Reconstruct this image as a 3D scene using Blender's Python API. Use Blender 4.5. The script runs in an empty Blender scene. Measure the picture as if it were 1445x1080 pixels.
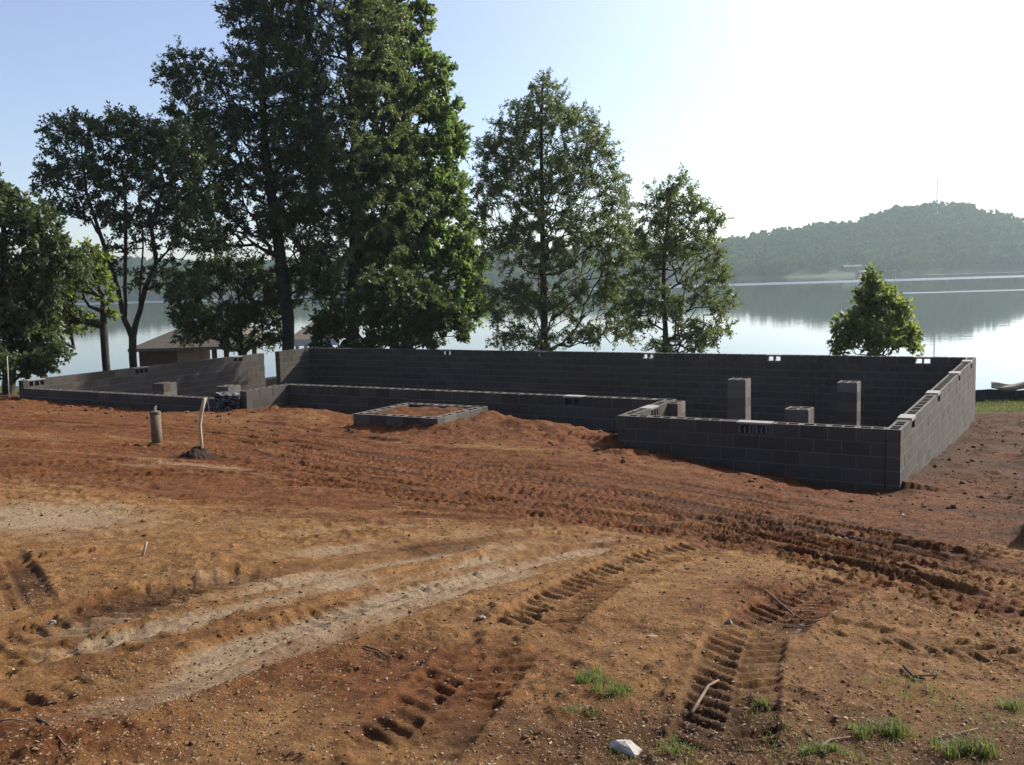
import bpy, math, random
import numpy as np
from mathutils import Matrix, Vector

R = math.radians
random.seed(7)
rng = np.random.default_rng(11)
SC = bpy.context.scene
COL = SC.collection

# ------------------------------------------------------------------ camera, sky, sun, exposure
EYE = np.array([0.0, 0.0, 7.0])            # the water of the lake is z = 0
FPX, PITCH, ROLL = 1354.7, R(6.236), R(-1.693)
_F = np.array([0, math.cos(PITCH), -math.sin(PITCH)])
_R0 = np.array([1.0, 0, 0]); _U0 = np.array([0, math.sin(PITCH), math.cos(PITCH)])
_R = _R0 * math.cos(ROLL) + _U0 * math.sin(ROLL)
_U = _U0 * math.cos(ROLL) - _R0 * math.sin(ROLL)
cam = bpy.data.cameras.new('camera'); cam_o = bpy.data.objects.new('camera', cam); COL.objects.link(cam_o)
cam.sensor_width = 36.0; cam.lens = 36.0 * FPX / 1445.0
cam.clip_start = 0.05; cam.clip_end = 6000
cam_o.matrix_world = Matrix(((_R[0], _U[0], -_F[0], EYE[0]), (_R[1], _U[1], -_F[1], EYE[1]), (_R[2], _U[2], -_F[2], EYE[2]), (0, 0, 0, 1)))
SC.camera = cam_o

SUN_AZ, SUN_EL = R(57), R(31)              # clockwise from +Y
world = bpy.data.worlds.new('World'); SC.world = world; world.use_nodes = True
nt = world.node_tree
sky = nt.nodes.new('ShaderNodeTexSky'); sky.sky_type = 'NISHITA'; sky.sun_disc = False
sky.sun_elevation = SUN_EL; sky.sun_rotation = SUN_AZ
sky.altitude = 200; sky.air_density = 1.0; sky.dust_density = 1.2; sky.ozone_density = 4.5
# milky summer air: the sky's own forward scatter round the sun, on top of the clear sky
tcw = nt.nodes.new('ShaderNodeTexCoord'); dt = nt.nodes.new('ShaderNodeVectorMath'); dt.operation = 'DOT_PRODUCT'
nt.links.new(tcw.outputs['Generated'], dt.inputs[0]); dt.inputs[1].default_value = (math.sin(SUN_AZ) * math.cos(SUN_EL), math.cos(SUN_AZ) * math.cos(SUN_EL), math.sin(SUN_EL))
mx = nt.nodes.new('ShaderNodeMath'); mx.operation = 'MAXIMUM'; nt.links.new(dt.outputs['Value'], mx.inputs[0]); mx.inputs[1].default_value = 0.0
pw = nt.nodes.new('ShaderNodeMath'); pw.operation = 'POWER'; nt.links.new(mx.outputs[0], pw.inputs[0]); pw.inputs[1].default_value = 5.0
vs = nt.nodes.new('ShaderNodeVectorMath'); vs.operation = 'SCALE'; vs.inputs[0].default_value = (10.0, 10.0, 10.2); nt.links.new(pw.outputs[0], vs.inputs['Scale'])
ad = nt.nodes.new('ShaderNodeVectorMath'); ad.operation = 'ADD'; nt.links.new(sky.outputs[0], ad.inputs[0]); nt.links.new(vs.outputs[0], ad.inputs[1])
ad2 = nt.nodes.new('ShaderNodeVectorMath'); ad2.operation = 'ADD'; nt.links.new(ad.outputs[0], ad2.inputs[0]); ad2.inputs[1].default_value = (0.85, 0.5, 0.5)
nt.links.new(ad2.outputs[0], nt.nodes['Background'].inputs[0])
nt.nodes['Background'].inputs[1].default_value = 0.082
sun = bpy.data.lights.new('sun', 'SUN'); sun_o = bpy.data.objects.new('sun', sun); COL.objects.link(sun_o)
sun.energy = 5.0; sun.angle = R(0.5); sun.color = (1.0, 0.93, 0.82)
sd = Vector((math.sin(SUN_AZ) * math.cos(SUN_EL), math.cos(SUN_AZ) * math.cos(SUN_EL), math.sin(SUN_EL)))
sun_o.rotation_euler = sd.to_track_quat('Z', 'Y').to_euler(); sun_o.location = (30, 20, 60)
SC.view_settings.view_transform = 'Standard'; SC.view_settings.look = 'None'
SC.view_settings.exposure = 1.0; SC.view_settings.gamma = 1.0
SC.cycles.use_denoising = True
SC.cycles.max_bounces = 8; SC.cycles.transparent_max_bounces = 8; SC.cycles.volume_bounces = 0

# ------------------------------------------------------------------ helpers
def ray(px, py):
    d = _F + _R * ((px - 722.5) / FPX) - _U * ((py - 540.0) / FPX)
    return d
def at(px, py, Y):                          # point of a pixel's ray at world distance y = Y
    d = ray(px, py); return EYE + d * (Y / d[1])
def at_z(px, py, z):
    d = ray(px, py); return EYE + d * ((z - EYE[2]) / d[2])

def tag(o, label=None, cat=None, group=None, kind=None):
    if label: o['label'] = label
    if cat: o['category'] = cat
    if group: o['group'] = group
    if kind: o['kind'] = kind
    return o
def empty(name, loc, label=None, cat=None, group=None):
    o = bpy.data.objects.new(name, None); COL.objects.link(o); o.location = tuple(loc); o.empty_display_size = 0.3
    return tag(o, label, cat, group)

def np_mesh(name, V, faces, mat, parent=None, attrs=None, smooth=False, mats=None, midx=None):
    """V (N,3) world coordinates; faces: (M,k) int array or list of such arrays"""
    fl = faces if isinstance(faces, list) else [faces]
    fl = [np.asarray(f, dtype=np.int32) for f in fl if len(f)]
    me = bpy.data.meshes.new(name)
    V = np.asarray(V, dtype=np.float32)
    if parent is not None:
        V = V - np.array(parent.matrix_basis.translation if parent.parent is None else parent.parent.matrix_basis.translation, dtype=np.float32)
    me.vertices.add(len(V)); me.vertices.foreach_set('co', V.ravel())
    idx = np.concatenate([f.ravel() for f in fl]); tot = np.concatenate([np.full(len(f), f.shape[1], np.int32) for f in fl])
    me.loops.add(len(idx)); me.loops.foreach_set('vertex_index', idx)
    me.polygons.add(len(tot)); st = np.zeros(len(tot), np.int32); st[1:] = np.cumsum(tot)[:-1]
    me.polygons.foreach_set('loop_start', st)
    me.polygons.foreach_set('use_smooth', np.full(len(tot), bool(smooth)))
    for m in (mats or [mat]): me.materials.append(m)
    if midx is not None: me.polygons.foreach_set('material_index', np.asarray(midx, np.int32))
    for k, (dom, val) in (attrs or {}).items():
        a = me.attributes.new(k, 'FLOAT', dom); a.data.foreach_set('value', np.asarray(val, np.float32))
    me.update(calc_edges=True); me.validate()
    o = bpy.data.objects.new(name, me); COL.objects.link(o)
    if parent is not None: o.parent = parent
    return o

class MB:                                   # collects boxes / tubes / sheets, links them as one mesh
    def __init__(s): s.v = []; s.f = []; s.t = []; s.n = 0
    def add(s, V, F, tone=0.5):
        V = np.asarray(V, float)
        for f in F: s.f.append([i + s.n for i in f]); s.t.append(tone)
        s.v.append(V); s.n += len(V)
    def box(s, o, ax, lo, hi, tone=0.5, skip=()):
        """o origin, ax 3x3 rows = axes, lo/hi in local coords"""
        c = np.array([[lo[0], lo[1], lo[2]], [hi[0], lo[1], lo[2]], [hi[0], hi[1], lo[2]], [lo[0], hi[1], lo[2]],
                      [lo[0], lo[1], hi[2]], [hi[0], lo[1], hi[2]], [hi[0], hi[1], hi[2]], [lo[0], hi[1], hi[2]]])
        F = {'b': (0, 3, 2, 1), 't': (4, 5, 6, 7), 'f': (0, 1, 5, 4), 'r': (1, 2, 6, 5), 'k': (2, 3, 7, 6), 'l': (3, 0, 4, 7)}
        s.add(np.asarray(o) + c @ np.asarray(ax), [F[k] for k in F if k not in skip], tone)
    def tube(s, pts, rad, n=8, tone=0.5, caps=True):
        pts = [np.asarray(p, float) for p in pts]
        rad = rad if hasattr(rad, '__len__') else [rad] * len(pts)
        V = []; up = np.array([0.13, 0.31, 0.94])
        for i, p in enumerate(pts):
            d = pts[min(i + 1, len(pts) - 1)] - pts[max(i - 1, 0)]; d = d / (np.linalg.norm(d) + 1e-9)
            a = np.cross(d, up if abs(d @ up) < 0.95 else np.array([1.0, 0, 0])); a /= np.linalg.norm(a) + 1e-9; b = np.cross(d, a)
            for k in range(n):
                t = 2 * math.pi * k / n; V.append(p + rad[i] * (a * math.cos(t) + b * math.sin(t)))
        F = []
        for i in range(len(pts) - 1):
            for k in range(n):
                k2 = (k + 1) % n; F.append((i * n + k, i * n + k2, (i + 1) * n + k2, (i + 1) * n + k))
        if caps:
            F.append(tuple(range(n))[::-1]); F.append(tuple((len(pts) - 1) * n + k for k in range(n)))
        s.add(V, F, tone)
    def build(s, name, mat, parent=None, smooth=False):
        V = np.concatenate(s.v); by = {}
        for f, t in zip(s.f, s.t): by.setdefault(len(f), []).append((f, t))
        fl = [np.array([x[0] for x in by[k]]) for k in by]; tn = np.concatenate([[x[1] for x in by[k]] for k in by])
        return np_mesh(name, V, fl, mat, parent, {'tone': ('FACE', tn)}, smooth)

# ---- noise
def _hash(ix, iy, seed):
    h = (ix.astype(np.int64) * 374761393 + iy.astype(np.int64) * 668265263 + seed * 974634777) & 0xFFFFFFFF
    h = ((h ^ (h >> 13)) * 1274126177) & 0xFFFFFFFF
    h = h ^ (h >> 16)
    return (h & 0xFFFF) / 65535.0
def vnoise(x, y, seed=0):
    ix = np.floor(x); iy = np.floor(y); fx = x - ix; fy = y - iy
    fx = fx * fx * fx * (fx * (fx * 6 - 15) + 10); fy = fy * fy * fy * (fy * (fy * 6 - 15) + 10)
    a = _hash(ix, iy, seed); b = _hash(ix + 1, iy, seed); c = _hash(ix, iy + 1, seed); d = _hash(ix + 1, iy + 1, seed)
    return (a * (1 - fx) + b * fx) * (1 - fy) + (c * (1 - fx) + d * fx) * fy * 1.0
def fbm(x, y, wl, octv, seed=0, gain=0.5):
    s = 0; a = 1.0; t = 0
    for o in range(octv):
        ca, sa = math.cos(0.6 * o + seed), math.sin(0.6 * o + seed)
        s = s + a * (vnoise((x * ca - y * sa) / wl + 17.3 * o, (x * sa + y * ca) / wl - 9.1 * o, seed + o) - 0.5)
        t += a; a *= gain; wl *= 0.5
    return s / t * 2
def sstep(a, b, x):
    t = np.clip((x - a) / (b - a), 0, 1); return t * t * (3 - 2 * t)

# ---- materials
def mat(name):
    m = bpy.data.materials.new(name); m.use_nodes = True
    return m, m.node_tree, m.node_tree.nodes, m.node_tree.links, m.node_tree.nodes['Principled BSDF']
def N(nodes, typ, **kw):
    n = nodes.new(typ)
    for k, v in kw.items():
        if k in n.inputs.keys(): n.inputs[k].default_value = v
        else: setattr(n, k, v)
    return n
def mixrgb(nt, a, b, fac, mode='MIX'):
    n = nt.nodes.new('ShaderNodeMix'); n.data_type = 'RGBA'; n.blend_type = mode
    for sock, v in ((n.inputs[0], fac), (n.inputs[6], a), (n.inputs[7], b)):
        if hasattr(v, 'is_output'): nt.links.new(v, sock)
        elif hasattr(v, '__len__'): sock.default_value = tuple(v) + ((1,) if len(v) == 3 else ())
        else: sock.default_value = v
    return n.outputs[2]
def ramp(nt, fac, lo, hi, v0=0.0, v1=1.0):
    n = nt.nodes.new('ShaderNodeMapRange'); n.interpolation_type = 'SMOOTHSTEP'; n.clamp = True
    n.inputs[1].default_value = lo; n.inputs[2].default_value = hi; n.inputs[3].default_value = v0; n.inputs[4].default_value = v1
    nt.links.new(fac, n.inputs[0]); return n.outputs[0]
def noise(nt, scale, detail=4, rough=0.55, vec=None, dist=0.0):
    n = nt.nodes.new('ShaderNodeTexNoise'); n.inputs['Scale'].default_value = scale; n.inputs['Detail'].default_value = detail
    n.inputs['Roughness'].default_value = rough; n.inputs['Distortion'].default_value = dist
    if vec is None:
        g = nt.nodes.new('ShaderNodeNewGeometry'); vec = g.outputs['Position']
    nt.links.new(vec, n.inputs['Vector']); return n.outputs[0]
def attr(nt, name):
    n = nt.nodes.new('ShaderNodeAttribute'); n.attribute_name = name; return n.outputs['Fac']
def bump(nt, h, strength, dist, prev=None):
    n = nt.nodes.new('ShaderNodeBump'); n.inputs['Strength'].default_value = strength; n.inputs['Distance'].default_value = dist
    nt.links.new(h, n.inputs['Height'])
    if prev is not None: nt.links.new(prev, n.inputs['Normal'])
    return n.outputs[0]

def simple(name, c1, c2, scale=6, rough=0.8, bmp=0.3, bd=0.01, use_tone=False, spec=0.3, detail=5):
    m, t, n, l, p = mat(name)
    f = ramp(t, noise(t, scale, detail), 0.3, 0.7)
    c = mixrgb(t, c1, c2, f)
    if use_tone:
        mm = nt_math(t, 'MULTIPLY_ADD', attr(t, 'tone'), 0.7, 0.65)
        c = mixrgb(t, c, mm, 1.0, 'MULTIPLY')
    l.new(c, p.inputs['Base Color']); p.inputs['Roughness'].default_value = rough
    p.inputs['Specular IOR Level'].default_value = spec
    if bmp: l.new(bump(t, noise(t, scale * 4, 6), bmp, bd), p.inputs['Normal'])
    return m
def nt_math(t, op, a, b=0.0, c=0.0):
    n = t.nodes.new('ShaderNodeMath'); n.operation = op
    for s, v in zip(n.inputs, (a, b, c)):
        if hasattr(v, 'is_output'): t.links.new(v, s)
        else: s.default_value = v
    return n.outputs[0]

def leaf_mat(name, c_dark, c_light, trans=(0.16, 0.24, 0.03), tw=0.4, gloss=0.35):
    c_dark = tuple(x * 0.72 for x in c_dark); c_light = tuple(x * 0.78 for x in c_light); trans = tuple(x * 0.88 for x in trans)
    m, t, n, l, p = mat(name)
    g = n.new('ShaderNodeNewGeometry')
    f = g.outputs['Random Per Island']
    c = mixrgb(t, c_dark, c_light, f)
    big = ramp(t, noise(t, 0.5, 2), 0.35, 0.65)
    c = mixrgb(t, c, tuple(x * 1.35 for x in c_light), nt_math(t, 'MULTIPLY', big, 0.35))
    l.new(c, p.inputs['Base Color']); p.inputs['Roughness'].default_value = 0.55; p.inputs['Specular IOR Level'].default_value = gloss
    tr = n.new('ShaderNodeBsdfTranslucent')
    l.new(mixrgb(t, trans, tuple(x * 1.5 for x in trans), f), tr.inputs['Color'])
    ms = n.new('ShaderNodeMixShader'); ms.inputs[0].default_value = tw
    l.new(p.outputs[0], ms.inputs[1]); l.new(tr.outputs[0], ms.inputs[2])
    l.new(ms.outputs[0], n['Material Output'].inputs['Surface'])
    return m

# block masonry
def block_mat(name, c1, c2, stain):
    m, t, n, l, p = mat(name)
    tone = attr(t, 'tone')
    c = mixrgb(t, c1, c2, tone)
    c = mixrgb(t, c, stain, nt_math(t, 'MULTIPLY', ramp(t, noise(t, 0.9, 4), 0.48, 0.75), 0.35))
    g = ramp(t, noise(t, 60, 3, 0.7), 0.3, 0.7, 0.8, 1.18)
    c = mixrgb(t, c, g, 1.0, 'MULTIPLY')
    l.new(c, p.inputs['Base Color']); p.inputs['Roughness'].default_value = 0.95; p.inputs['Specular IOR Level'].default_value = 0.15
    l.new(bump(t, noise(t, 90, 4, 0.7), 0.5, 0.006), p.inputs['Normal'])
    return m
M = {}
M['block'] = block_mat('concrete_block', (0.044, 0.039, 0.033), (0.150, 0.136, 0.118), (0.060, 0.038, 0.027))
M['pierblock'] = block_mat('pier_block', (0.064, 0.055, 0.047), (0.125, 0.110, 0.095), (0.080, 0.046, 0.033))
M['cap'] = simple('cap_block', (0.19, 0.185, 0.17), (0.25, 0.24, 0.22), 20, 0.9)
M['slat'] = simple('vent_slat', (0.2, 0.2, 0.19), (0.26, 0.26, 0.25), 20, 0.5)
M['bark'] = simple('bark', (0.02, 0.016, 0.012), (0.042, 0.035, 0.028), 5, 0.95, 0.8, 0.03)
M['bark_pale'] = simple('grey_bark', (0.032, 0.027, 0.022), (0.065, 0.056, 0.047), 5, 0.95, 0.8, 0.03)
M['wood'] = simple('weathered_wood', (0.16, 0.105, 0.06), (0.22, 0.155, 0.09), 8, 0.85)
M['stakewood'] = simple('bare_stake_wood', (0.28, 0.22, 0.14), (0.36, 0.30, 0.20), 14, 0.8)
M['brownwood'] = simple('stained_brown_wood', (0.05, 0.027, 0.013), (0.075, 0.042, 0.02), 3, 0.85)
M['pipe'] = simple('rusty_pipe', (0.072, 0.047, 0.026), (0.115, 0.078, 0.044), 14, 0.75)
M['fitting'] = simple('pale_plastic', (0.26, 0.245, 0.22), (0.33, 0.31, 0.28), 10, 0.5)
M['white'] = simple('white_paint', (0.42, 0.42, 0.41), (0.5, 0.5, 0.49), 4, 0.6)
M['roof'] = simple('tan_roofing', (0.11, 0.09, 0.068), (0.15, 0.125, 0.095), 6, 0.9)
M['roof2'] = simple('brown_roofing', (0.062, 0.05, 0.038), (0.088, 0.072, 0.055), 6, 0.9)
M['rock'] = simple('pale_rock', (0.24, 0.22, 0.19), (0.36, 0.335, 0.30), 14, 0.85, 0.5, 0.01)
M['stone'] = simple('stone', (0.15, 0.11, 0.08), (0.23, 0.18, 0.14), 20, 0.85)
M['black'] = simple('black_fabric', (0.018, 0.02, 0.026), (0.035, 0.038, 0.045), 5, 0.75)
M['plastic'] = simple('black_plastic', (0.012, 0.013, 0.015), (0.02, 0.021, 0.024), 5, 0.22, 0.2, 0.01, spec=0.6)
M['glintsheet'] = simple('glint_sheet', (0.03, 0.03, 0.032), (0.16, 0.16, 0.16), 9, 0.35, 0.2, 0.01, spec=0.6)  # plastic lightened to paint white glints on the folded top
M['tarp'] = simple('tan_tarp', (0.22, 0.18, 0.13), (0.28, 0.24, 0.18), 3, 0.75)
M['metal'] = simple('galvanised_steel', (0.35, 0.35, 0.36), (0.5, 0.5, 0.5), 3, 0.5)
M['clod'] = simple('clod_earth', (0.062, 0.027, 0.011), (0.105, 0.052, 0.022), 9, 0.95, 0.6, 0.02)
M['darksoil'] = simple('dark_soil', (0.016, 0.008, 0.004), (0.032, 0.015, 0.007), 12, 0.95, 0.7, 0.03)
M['twig'] = simple('dead_twig', (0.08, 0.05, 0.03), (0.14, 0.095, 0.06), 14, 0.85)

def pebble_mat():
    m, t, n, l, p = mat('pebble_stone')
    g = n.new('ShaderNodeNewGeometry'); f = g.outputs['Random Per Island']
    r = n.new('ShaderNodeValToRGB'); l.new(f, r.inputs[0])
    e = r.color_ramp.elements; e[0].position = 0; e[0].color = (0.06, 0.03, 0.015, 1); e[1].position = 1; e[1].color = (0.24, 0.19, 0.14, 1)
    for pos, c in ((0.35, (0.10, 0.055, 0.03, 1)), (0.6, (0.15, 0.10, 0.06, 1)), (0.9, (0.155, 0.11, 0.072, 1))):
        q = e.new(pos); q.color = c
    l.new(r.outputs[0], p.inputs['Base Color']); p.inputs['Roughness'].default_value = 0.85
    return m
M['pebble'] = pebble_mat()

def soil_mat():
    m, t, n, l, p = mat('clay_soil')
    red, pale, dark, green = (attr(t, k) for k in ('red', 'pale', 'dark', 'green'))
    n1 = noise(t, 1.3, 6, 0.6); n2 = noise(t, 7, 6, 0.65); n3 = noise(t, 38, 5, 0.7)
    tan = mixrgb(t, (0.122, 0.059, 0.0205), (0.232, 0.123, 0.046), ramp(t, n2, 0.32, 0.7))
    rd = mixrgb(t, (0.066, 0.0225, 0.0075), (0.145, 0.0565, 0.0175), ramp(t, n2, 0.3, 0.7))
    rf = ramp(t, nt_math(t, 'ADD', red, nt_math(t, 'MULTIPLY_ADD', n1, 1.7, -0.75)), 0.1, 0.85)
    c = mixrgb(t, tan, rd, rf)
    pf = ramp(t, nt_math(t, 'ADD', pale, nt_math(t, 'MULTIPLY_ADD', n2, 0.9, -0.45)), 0.25, 0.95)
    c = mixrgb(t, c, (0.235, 0.170, 0.105), pf)
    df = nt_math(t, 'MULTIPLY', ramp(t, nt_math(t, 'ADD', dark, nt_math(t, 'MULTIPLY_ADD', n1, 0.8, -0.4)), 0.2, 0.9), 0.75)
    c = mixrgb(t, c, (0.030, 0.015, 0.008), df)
    c = mixrgb(t, c, ramp(t, n3, 0.25, 0.75, 0.62, 1.3), 1.0, 'MULTIPLY')
    gf = ramp(t, nt_math(t, 'ADD', green, nt_math(t, 'MULTIPLY_ADD', n2, 0.7, -0.35)), 0.35, 0.7)
    c = mixrgb(t, c, mixrgb(t, (0.03, 0.04, 0.01), (0.085, 0.085, 0.025), n2), gf)
    # scattered pale grit
    v = n.new('ShaderNodeTexVoronoi'); v.inputs['Scale'].default_value = 26
    g = n.new('ShaderNodeNewGeometry'); l.new(g.outputs['Position'], v.inputs['Vector'])
    sp = nt_math(t, 'MULTIPLY', ramp(t, v.outputs['Distance'], 0.10, 0.2, 1, 0), ramp(t, noise(t, 17, 2), 0.58, 0.62))
    c = mixrgb(t, c, (0.26, 0.21, 0.15), nt_math(t, 'MULTIPLY', sp, 0.7))
    l.new(c, p.inputs['Base Color']); p.inputs['Roughness'].default_value = 0.95; p.inputs['Specular IOR Level'].default_value = 0.12
    b = bump(t, noise(t, 14, 8, 0.72), 0.75, 0.05)
    b = bump(t, noise(t, 70, 6, 0.75), 0.85, 0.018, b)
    l.new(b, p.inputs['Normal'])
    return m
M['soil'] = soil_mat()

# ------------------------------------------------------------------ house frame (u runs along the front to the left, v runs back)
TH = R(30.431); A = np.array([5.513, 13.494]); LVL = EYE[2] - 2.321      # top of the block walls
u_ = np.array([-math.cos(TH), math.sin(TH)]); v_ = np.array([math.sin(TH), math.cos(TH)])
def uv(u, v, z=None):
    p = A + np.asarray(u)[..., None] * u_ + np.asarray(v)[..., None] * v_ if np.ndim(u) or np.ndim(v) else A + u * u_ + v * v_
    return p if z is None else np.array([p[0], p[1], z])
def to_uv(x, y):
    return (x - A[0]) * u_[0] + (y - A[1]) * u_[1], (x - A[0]) * v_[0] + (y - A[1]) * v_[1]
LR, LB, UF, VS, UE, VP = 12.05, 21.95, 4.405, 2.071, 13.64, 0.745
BH, BL, BT = 0.2032, 0.4064, 0.2
def on_plane_u(u, px, py):                  # pixel ray meets the wall plane u = const / v = const
    d = ray(px, py); nrm = u_; k = (u - ((EYE[:2] - A) @ nrm)) / (d[:2] @ nrm); return EYE + d * k
def on_plane_v(v, px, py):
    d = ray(px, py); nrm = v_; k = (v - ((EYE[:2] - A) @ nrm)) / (d[:2] @ nrm); return EYE + d * k

# ------------------------------------------------------------------ ground
ctrl = []
for px, py in ((1270.5, 687), (1312, 655), (1352, 620), (1377, 592)): ctrl.append(on_plane_u(0, px, py))
for px, py in ((871, 622), (1000, 649), (1100, 667), (1190, 681)): ctrl.append(on_plane_v(0, px, py))
for px, py in ((420, 577), (700, 600), (850, 614)): ctrl.append(on_plane_v(VS, px, py))
ctrl.append(on_plane_u(UE, 349, 578))
for px, py in ((290, 583), (150, 574), (40, 565)): ctrl.append(on_plane_v(VP, px, py))
PORCH_Z = EYE[2] - 2.45
pc = [to_uv(*at_z(px, py, PORCH_Z)[:2]) for px, py in ((497, 585), (622, 590), (690, 573), (570, 568))]
PU0, PU1 = (pc[1][0] + pc[2][0]) / 2, (pc[0][0] + pc[3][0]) / 2
PV0, PV1 = (pc[0][1] + pc[1][1]) / 2, (pc[2][1] + pc[3][1]) / 2
for px, py in ((500, 603), (560, 605)): ctrl.append(on_plane_v(PV0, px, py))
for px, py in ((622, 604), (655, 592.5), (686, 581.5)): ctrl.append(on_plane_u(PU0, px, py))
for x, y, drop in ((0, 0, 1.66), (-3, 2.5, 1.66), (3, 2.5, 1.9), (0, 5, 1.95), (-6, 7, 1.8), (7, 8, 2.7), (-4.1, 13.2, 2.26), (0.5, 10.5, 2.42), (-12, 16, 2.1), (-20, 22, 2.3),
                   (14, 16, 3.5), (11, 25.5, 3.95), (17, 25, 4.05), (18, 31, 4.5), (14.5, 29, 4.3), (22, 20, 4.1),
                   (9, 27, 4.2), (-8, 37, 4.0), (0, 34, 4.3), (-14, 30, 3.3), (-25, 35, 3.6), (0, -5, 1.5), (-8, -5, 1.4), (8, -5, 2.1)):
    ctrl.append(np.array([x, y, EYE[2] - drop]))
ctrl = np.array(ctrl)
def tps_fit(P, val, lam):
    n = len(P); d = np.linalg.norm(P[:, None] - P[None], axis=2); K = d * d * np.log(d + 1e-9) + lam * np.eye(n)
    Q = np.c_[np.ones(n), P]; Mx = np.zeros((n + 3, n + 3)); Mx[:n, :n] = K; Mx[:n, n:] = Q; Mx[n:, :n] = Q.T
    return np.linalg.solve(Mx, np.r_[val, 0, 0, 0])
_w = tps_fit(ctrl[:, :2], ctrl[:, 2], 0.15)
def base_z(x, y):
    x = np.asarray(x, float); y = np.asarray(y, float)
    z = _w[-3] + _w[-2] * x + _w[-1] * y
    for (cx, cy, _), wt in zip(ctrl, _w):
        d2 = (x - cx) ** 2 + (y - cy) ** 2; z = z + wt * 0.5 * d2 * np.log(d2 + 1e-12)
    b = 37.5 - 0.3 * np.clip(x, -40, 40)
    far = np.maximum(y - b, 0)
    z = np.minimum(z, EYE[2] - 1.2)
    zb = EYE[2] - np.where(x > 8, 4.55, 4.3)
    k = sstep(-8, 0, y - b); z = z * (1 - k) + zb * k
    return z - np.minimum(far * 0.34, 6.0)
def px2g(px, py):                            # pixel ray meets the bare ground
    d = ray(px, py); lo, hi = 0.5, 60.0
    ts = np.linspace(0.8, 60, 1200) / d[1]
    P = EYE + ts[:, None] * d; f = P[:, 2] - base_z(P[:, 0], P[:, 1])
    i = np.argmax(f < 0); t = ts[i - 1] + (ts[i] - ts[i - 1]) * f[i - 1] / (f[i - 1] - f[i] + 1e-9)
    return EYE + t * d

rows = np.concatenate([np.linspace(-8, 1.6, 24), 1.6 * np.exp(np.arange(1, 960) * 0.00415)])
rows = rows[rows < 86]
NC = 1050
tt = np.linspace(-1, 1, NC)
Yg = np.repeat(rows[:, None], NC, 1); Xg = tt[None, :] * (0.70 * np.maximum(Yg, 1.6) + 3.0)
X = Xg.ravel(); Y = Yg.ravel()
Z = base_z(X, Y)
U, Vv = to_uv(X, Y)

# soft undulation and rough soil
rough_near_wall = np.zeros_like(X)
def uv_box_dist(u0, u1, v0, v1):
    du = np.maximum(np.maximum(u0 - U, U - u1), 0); dv = np.maximum(np.maximum(v0 - Vv, Vv - v1), 0); return np.hypot(du, dv)
house_d = np.minimum(np.minimum(uv_box_dist(0, UF, 0, LR), uv_box_dist(UF, UE, VS, LR)), np.minimum(uv_box_dist(UE, LB, VP, LR), uv_box_dist(PU0, PU1, PV0, PV1)))
rough = sstep(3.0, 0.3, house_d)
rough = np.maximum(rough, sstep(14, 20, Y) * 0.35)
rough = np.maximum(rough, sstep(5.5, 9, X - 0.1 * Y) * 0.8)
flat = np.zeros_like(X)                      # compacted wheel passes: smooths the soil
red = np.zeros_like(X); pale = np.zeros_like(X); dark = np.zeros_like(X)
dz = np.zeros_like(X)

def track(pix, width, fn, world=None):
    P = np.array(world) if world is not None else np.array([px2g(*p)[:2] for p in pix])
    # smooth resample (Catmull-Rom)
    Q = [2 * P[0] - P[1]] + list(P) + [2 * P[-1] - P[-2]]; S = []
    for i in range(1, len(Q) - 2):
        for t in np.linspace(0, 1, 24, endpoint=False):
            a, b, c, d = Q[i - 1:i + 3]
            S.append(0.5 * ((2 * b) + (-a + c) * t + (2 * a - 5 * b + 4 * c - d) * t * t + (-a + 3 * b - 3 * c + d) * t ** 3))
    S.append(P[-1]); S = np.array(S); seg = np.linalg.norm(np.diff(S, axis=0), axis=1); cs = np.r_[0, np.cumsum(seg)]
    m = width * 1.2
    idx = np.where((X > S[:, 0].min() - m) & (X < S[:, 0].max() + m) & (Y > S[:, 1].min() - m) & (Y < S[:, 1].max() + m))[0]
    for ch in np.array_split(idx, max(1, len(idx) // 20000 + 1)):
        if not len(ch): continue
        D = (X[ch][:, None] - S[None, :, 0]) ** 2 + (Y[ch][:, None] - S[None, :, 1]) ** 2
        k = np.clip(D.argmin(1), 0, len(S) - 2)
        best = None
        for kk in (k, np.maximum(k - 1, 0)):
            a = S[kk]; ab = S[kk + 1] - a; L = np.linalg.norm(ab, axis=1) + 1e-9
            t = ((X[ch] - a[:, 0]) * ab[:, 0] + (Y[ch] - a[:, 1]) * ab[:, 1]) / L; tc = np.clip(t, 0, L)
            lat = ((X[ch] - a[:, 0]) * -ab[:, 1] + (Y[ch] - a[:, 1]) * ab[:, 0]) / L
            dd = np.hypot(X[ch] - a[:, 0] - ab[:, 0] / L * tc, Y[ch] - a[:, 1] - ab[:, 1] / L * tc)
            if best is None: best = (dd, cs[kk] + tc, lat, t - tc)
            else:
                w = dd < best[0]; best = tuple(np.where(w, n_, o_) for n_, o_ in zip((dd, cs[kk] + tc, lat, t - tc), best))
        dd, s, lat, over = best
        ok = dd < m
        ii = ch[ok]; fn(ii, s[ok], lat[ok] / (width / 2), cs[-1], np.abs(over[ok]))
def endfade(s, L, over, e=0.35):
    return sstep(0, e, s) * sstep(0, e, L - s) * (over < 1e-6)
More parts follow.
